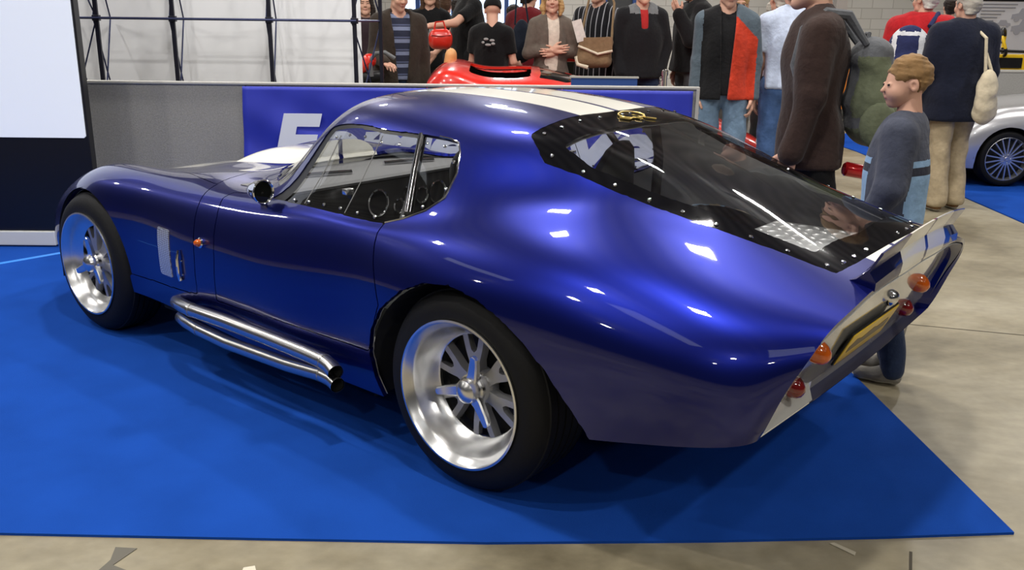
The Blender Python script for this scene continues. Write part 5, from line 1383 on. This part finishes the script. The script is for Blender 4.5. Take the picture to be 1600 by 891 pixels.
def roadster(label, pm, loc, rz):
    """small open two seater, nose at x = 0, bonnet, arches, cockpit, four wheels"""
    t = thing('roadster', label, 'car', loc, rz)
    R = Sheet(ROAD); R.grid(150, 60); sm = R.gv > 3.2
    WX = (.56, 2.62); f = []
    for wx in WX:
        f.append(np.where(sm, xz_field(R.gP, [(wx + .285 * math.cos(a), .25 + .285 * math.sin(a)) for a in np.linspace(PI, 0, 17)] + [(wx + .285, -.3), (wx - .285, -.3)]), 9.0))
    ck = R.poly_field([(1.5, -1), (1.5, 2.0), (1.6, 2.5), (2.2, 2.5), (2.3, 2.0), (2.3, -1)])
    dr_ = R.poly_field([(1.25, 3.3), (1.25, 6.6), (2.2, 6.6), (2.25, 3.3)])
    hd = R.poly_field([(.12, -1), (.12, 1.8), (.5, 2.5), (1.2, 2.6), (1.2, -1)])
    R.part('body_shell', f + [-ck, -dr_ - .003, -hd - .003], pm, t, lip=.02)
    R.part('bonnet', [hd - .003] + f, pm, t, lip=.012)
    for sd in (-1, 1): R.part('door', [dr_ - .003, -ck], pm, t, side=sd, lip=.012)
    R.part('inner_shell', f + [-ck - .004], cabin_black, t, off=-.03)
    b = MB(); b.box((.1, -.55, .14), (3.2, .55, .2)); b.box((1.5, -.5, .2), (2.3, .5, .45), bev=.03); b.build('cockpit_floor', cabin_black, t)
    b = MB(); b.tube([(1.32, -.55, .76), (1.52, -.50, 1.02), (1.55, 0, 1.05), (1.52, .50, 1.02), (1.32, .55, .76)], .018, 8); b.build('windscreen_frame', black_trim, t)
    V = [(1.32, -.55, .76), (1.28, 0, .80), (1.32, .55, .76), (1.52, -.5, 1.02), (1.55, 0, 1.05), (1.52, .5, 1.02)]
    obj('windscreen', V, [(0, 1, 4, 3), (1, 2, 5, 4)], clear, t)
    for sd in (-1, 1):
        MB().ball((.17, .47 * sd, .46), (.08, .09, .05), nu=16, nv=10).build('headlamp', mat('headlamp_glass', (.6, .62, .65), .1, .2, 1.0), t)
        for wx in WX:
            w = thing('wheel', None, None); w.parent = t
            T0 = Matrix.Translation((wx, .665 * sd, .25)) @ (Matrix.Identity(4) if sd < 0 else Matrix.Rotation(PI, 4, 'Z'))
            MB().lathe([(.192, .02), (.197, .004), (.215, .0), (.236, .008), (.249, .03), (.25, .05), (.25, .14), (.24, .165), (.2, .17), (.185, .15)], 56, T=T0).build('tyre', rubber, w)
            MB().lathe([(.176, .05), (.184, .022), (.19, .006), (.196, .008), (.197, .016), (.19, .15)], 56, T=T0).build('rim', alloy, w)
            b = MB(); b.lathe([(0, .004), (.018, .003), (.022, .008), (.052, .010), (.056, .018), (.056, .04)], 32)
            for a in range(5): b.ball((.038 * math.cos(a * 1.2566), .008, .038 * math.sin(a * 1.2566)), .007, nu=8, nv=5)
            for q in range(18):
                Rr = Matrix.Rotation(q * PI / 9, 4, 'Y'); b.prism([(-.0065, .05), (.0065, .05), (.0052, .187), (-.0052, .187)], .008, .022, T=Rr @ Matrix(((1, 0, 0, 0), (0, 0, 1, 0), (0, 1, 0, 0), (0, 0, 0, 1))))
            for i in range(len(b.V)): b.V[i] = tuple(T0 @ Vector(b.V[i]))
            b.build('spokes', alloy, w, sharp=30)
            MB().lathe([(0, .06), (.175, .06)], 32, T=T0).build('brake_disc', mat('brake_dark', (.012, .012, .012), .6, .3), w)
            V = []; F = []
            for i in range(15):
                a = PI * i / 14
                for y in (.3, .655): V.append((wx + .30 * math.cos(a), y * sd, .25 + .30 * math.sin(a)))
            for i in range(14): F.append((2 * i, 2 * i + 1, 2 * i + 3, 2 * i + 2))
            F.append(tuple(2 * i for i in range(15))); obj('wheel_arch_liner', V, F, cabin_black, t, smooth=False)
    return t


silver = mat('silver_paint', (0.62, 0.62, 0.64), .3, .6, 1.0); orange = mat('orange_paint', srgb(224, 128, 24), .35, .1, 1.0); redp = mat('red_paint', srgb(214, 34, 18), .3, 0, 1.0)
p = floor_at(1566, 292)
roadster('silver open roadster with many spoked wheels parked on the right hand blue carpet', silver, (p.x - .56, p.y + .66, 0), 0)
p = floor_at(1186, 186)
roadster('orange open roadster far behind beside the grey partition end', orange, (p.x - .33, p.y + .75, 0), 0)

# red sports car behind the partition: only its upper body rises above the rail
RED = [
 (-1.05, [(0, .98), (.25, .98), (.5, .97), (.68, .95), (.76, .90), (.79, .75), (.79, .5), (.76, .25)]),
 (-.98, [(0, 1.04), (.25, 1.04), (.5, 1.03), (.70, 1.005), (.79, .94), (.82, .77), (.82, .5), (.79, .22)]),
 (-.6, [(0, 1.07), (.25, 1.065), (.5, 1.045), (.70, 1.005), (.80, .93), (.83, .76), (.83, .5), (.80, .20)]),
 (0, [(0, 1.05), (.25, 1.045), (.5, 1.02), (.70, .97), (.80, .90), (.83, .75), (.83, .5), (.80, .20)]),
 (.5, [(0, .99), (.25, .985), (.5, .965), (.70, .925), (.80, .86), (.83, .72), (.83, .5), (.80, .20)]),
 (1.0, [(0, .90), (.25, .895), (.5, .88), (.70, .85), (.79, .79), (.82, .68), (.82, .48), (.79, .20)]),
 (1.8, [(0, .74), (.25, .735), (.5, .72), (.66, .70), (.74, .65), (.77, .57), (.77, .43), (.74, .22)]),
 (2.5, [(0, .52), (.25, .515), (.45, .50), (.56, .48), (.62, .45), (.65, .40), (.65, .34), (.62, .26)]),
]


def red_car(label, loc, rz=0.0):
    t = thing('sports_car', label, 'car', loc, rz)
    R = Sheet(RED); R.grid(110, 56); sm = R.gv > 3.2; f = []
    for wx in (-.35, 1.65): f.append(np.where(sm, xz_field(R.gP, [(wx + .35 * math.cos(a), .32 + .35 * math.sin(a)) for a in np.linspace(PI, 0, 17)] + [(wx + .35, -.3), (wx - .35, -.3)]), 9.0))
    ck = R.poly_field([(-.62, .3), (-.62, 2.6), (-.1, 2.7), (.02, 2.5), (.05, .3)])
    dv = R.poly_field([(.15, -1), (.12, 2.6), (.40, 2.7), (.62, 1.5), (.66, -1)])
    R.part('body_shell', f + [-ck, -dv], redp, t, lip=.02); R.part('windscreen', [dv], black_gloss, t, off=-.004, label='dark low windscreen'); R.part('inner_shell', f + [-ck - .003], cabin_black, t, off=-.03)
    for sd in (-1, 1):
        for wx in (-.35, 1.65):
            w = thing('wheel', None, None); w.parent = t; T0 = Matrix.Translation((wx, .80 * sd, .32)) @ (Matrix.Identity(4) if sd < 0 else Matrix.Rotation(PI, 4, 'Z'))
            MB().lathe([(.22, .02), (.23, 0), (.27, 0), (.31, .02), (.32, .05), (.32, .18), (.3, .2), (.22, .2)], 40, T=T0).build('tyre', rubber, w); MB().lathe([(0, .02), (.05, .02), (.08, .05), (.19, .05), (.215, .02), (.225, .01)], 40, T=T0).build('rim', alloy, w)
        hr = MB(); y = .20 + .0 * sd
    for y in (.14, .36):
        Vs = [('c', (-.90, y, .86), (-.86, y, 1.12), .08, .062, .03)]
        soft_part('headrest', Vs, .013, mat('tan_leather', srgb(206, 150, 92), .5), t, label='tan leather headrest')
    b = MB(); b.box((-.6, -.6, .3), (.05, .6, .5), bev=.03); b.build('cockpit_floor', cabin_black, t)
    return t


rcar = red_car('red sports car with tan headrests directly behind the partition', (-.19, 4.65, 0)); rcar.scale = (.75, .88, .985)
red_car('second red sports car farther back behind the first red one', (.35, 9.0, 0), PI / 2)
# blue low board, chain post, red case
pb = thing('low_board', 'low blue board with pale top edge right of the red car', 'partition', (.375, 3.86, 0))
MB().box((-.25, 0, .0), (.25, .03, .99)).build('board', mat('board_blue', srgb(36, 72, 140), .6), pb, smooth=False); MB().box((-.26, -.004, .99), (.26, .034, 1.003)).build('rail', rail, pb, smooth=False)
cp = thing('barrier_post', 'chrome barrier post with hanging chain right of the low blue board', 'post', (.80, 3.68, 0))
MB().lathe([(0, 0), (.14, 0), (.14, .015), (.02, .03), (.018, 1.02), (.024, 1.03), (.024, 1.06), (0, 1.075)], 20, axis='z').build('pole', chrome, cp)
b = MB()
for i in range(12):
    z = 1.0 - i * .028; T = Matrix.Translation((-.03 - i * .004, -.01, z)) @ Matrix.Rotation(PI / 2 * (i % 2), 4, 'Z')
    b.tube([T @ Vector((.009 * math.cos(a), 0, .017 * math.sin(a))) for a in np.linspace(0, 2 * PI, 12, endpoint=False)], .003, 5, closed=True)
b.build('chain', chrome, cp)
rc = thing('case', 'red case with a pale label held low by the pinstriped shirt man', 'case', at(892, 80, 9.1), .1)
MB().box((-.075, -.04, -.10), (.075, .04, .085), bev=.015).build('case_body', redp, rc); MB().box((-.065, -.043, .03), (-.02, -.040, .07)).build('label', cream, rc, smooth=False); MB().tube([(-.03, 0, .08), (-.025, 0, .12), (.025, 0, .12), (.03, 0, .08)], .006, 6).build('handle', black_trim, rc)
# red and black machine under the older man's hand
mc_ = thing('machine', 'red and black machine with a grey hoop under the older man hand', 'machine', (at(566, 95, 7.95).x, at(566, 95, 7.95).y, 0), 0)
soft_part('red_cover', [('c', (-.09, 0, .94), (.06, 0, 1.06), .05, .06, .03)], .011, redp, mc_); soft_part('base', [('c', (-.05, .05, .1), (-.02, .05, .9), .12, .10, .03), ('c', (-.14, .02, .9), (.14, .02, .93), .05, .05, .03)], .015, black_trim, mc_)
MB().tube([(.08, -.03, .93), (.07, -.04, 1.06), (.12, -.05, 1.12), (.20, -.05, 1.13), (.28, -.04, 1.08)], .018, 10).build('hoop', mat('hoop_grey', srgb(96, 98, 100), .5), mc_)
# right hand stand: grey partition, poster, yellow chassis with steering wheel
gp = thing('partition', 'grey fabric partition behind the silver roadster at the right edge', 'partition', (0, 6.0, 0)); x0 = at(1541, 120, 9.18).x
MB().box((x0, 0, .0), (x0 + 3.5, .04, .965), bev=.003).build('fabric_panel', felt, gp, smooth=False); MB().box((x0 - .02, -.008, .965), (x0 + 3.5, .048, .985)).build('rail', rail, gp, smooth=False)
ge = thing('partition', 'grey partition end standing edge on left of the pale blue shirt', 'partition', (at(1203, 100, 10.9).x, at(1203, 100, 10.9).y, 0), math.radians(4))
MB().box((-.05, 0, 0), (.05, 1.6, 1.32), bev=.004).build('fabric_panel', felt, ge, smooth=False)
po = thing('poster_board', 'pale grey poster board with faint writing and vintage car drawings at the right edge', 'poster', (at(1526, 40, 11.0).x, at(1526, 40, 11.0).y, 0))
MB().box((0, 0, 1.06), (1.7, .03, 1.70), bev=.003).build('board', mat('poster_grey', srgb(176, 178, 186), .6), po, smooth=False)
for x_ in (.1, 1.6): MB().box((x_ - .02, .03, 0), (x_ + .02, .06, 1.06)).build('leg', black_trim, po, smooth=False)
MB().box((0, -.006, 1.675), (1.7, -.001, 1.70)).build('top_edge', black_trim, po, smooth=False)
ink = mat('poster_ink', srgb(112, 114, 122), .7); ink2 = mat('poster_drawing', srgb(138, 140, 150), .7)
for i, w in enumerate([.42, .40, .28, .24, .20, .16, .10, .18]):
    MB().box((.025, -.004, 1.640 - i * .037 - .006), (.025 + w, -.001, 1.640 - i * .037 + .006)).build('text_line', ink, po, smooth=False)
for cx_, cz_, s_ in ((.56, 1.48, 1.0), (.30, 1.40, .55), (.60, 1.34, 1.15)):
    b = MB(); body = [(-.17, 0), (-.165, .05), (-.09, .065), (-.06, .12), (.07, .12), (.10, .065), (.165, .055), (.175, 0)]
    b.prism([(cx_ + a * s_, cz_ + c * s_) for a, c in body], -.004, -.001, axis='y')
    for wx in (-.105, .105): b.prism([(cx_ + (wx + .034 * math.cos(a)) * s_, cz_ + (.034 * math.sin(a)) * s_) for a in np.linspace(0, 2 * PI, 14, endpoint=False)], -.005, -.001, axis='y')
    b.build('car_drawing', ink2, po, smooth=False)
yc = thing('kit_chassis', 'yellow kit car chassis with black panel behind the right hand grey partition', 'chassis', (at(1552, 90, 9.7).x, at(1552, 90, 9.7).y, 0))
yel = mat('chassis_yellow', srgb(226, 186, 28), .4)
MB().box((0, 0, .93), (1.4, .05, 1.12), bev=.01).build('side_panel', yel, yc, smooth=False); MB().box((.05, -.02, .98), (.30, .02, 1.085)).build('inset', black_trim, yc, smooth=False, label='black inset panel')
MB().tube([(-.05, 0, 1.155), (1.4, 0, 1.125)], .016, 8).build('rail', black_trim, yc); b = MB(); b.box((0, .1, .3), (1.4, .6, .9), bev=.03); b.box((.1, .2, 0), (.2, .5, .3)); b.box((1.1, .2, 0), (1.2, .5, .3)); b.build('tub', yel, yc, smooth=False)
b = MB(); wc = Vector((.085, .0, 1.24)); T = Matrix.Translation(wc) @ Matrix.Rotation(math.radians(-28), 4, 'Z') @ Matrix.Rotation(math.radians(-10), 4, 'Y')
ring = [T @ Vector((.016 * math.sin(2 * a), .135 * math.cos(a), .135 * math.sin(a))) for a in np.linspace(0, 2 * PI, 40, endpoint=False)]
q = MB().tube(ring, .016, 8, closed=True)
q.M = [1 if abs(sum(q.V[i][2] for i in f) / 4 - wc.z) < .06 else 0 for f in q.F]
q.build('steering_wheel', [black_trim, yel], yc, label='black and yellow steering wheel seen edge on'); MB().tube([wc, wc + Vector((-.12, 0, -.02)), wc + Vector((-.2, .0, -.08)), wc + Vector((-.02, .02, -.12))], .011, 8).build('steering_column', chrome, yc)
# steel roof column
b = MB(); b.box((-.09, -.09, 0), (.09, .09, 6.98)); b.box((-.16, -.16, 0), (.16, .16, .02)); o = b.build('trim_2', mat('column_grey', srgb(150, 146, 140), .6), smooth=False); o.location = (at(1308, 50, 15.5).x, at(1308, 50, 15.5).y, 0); tag(o, kind='structure')
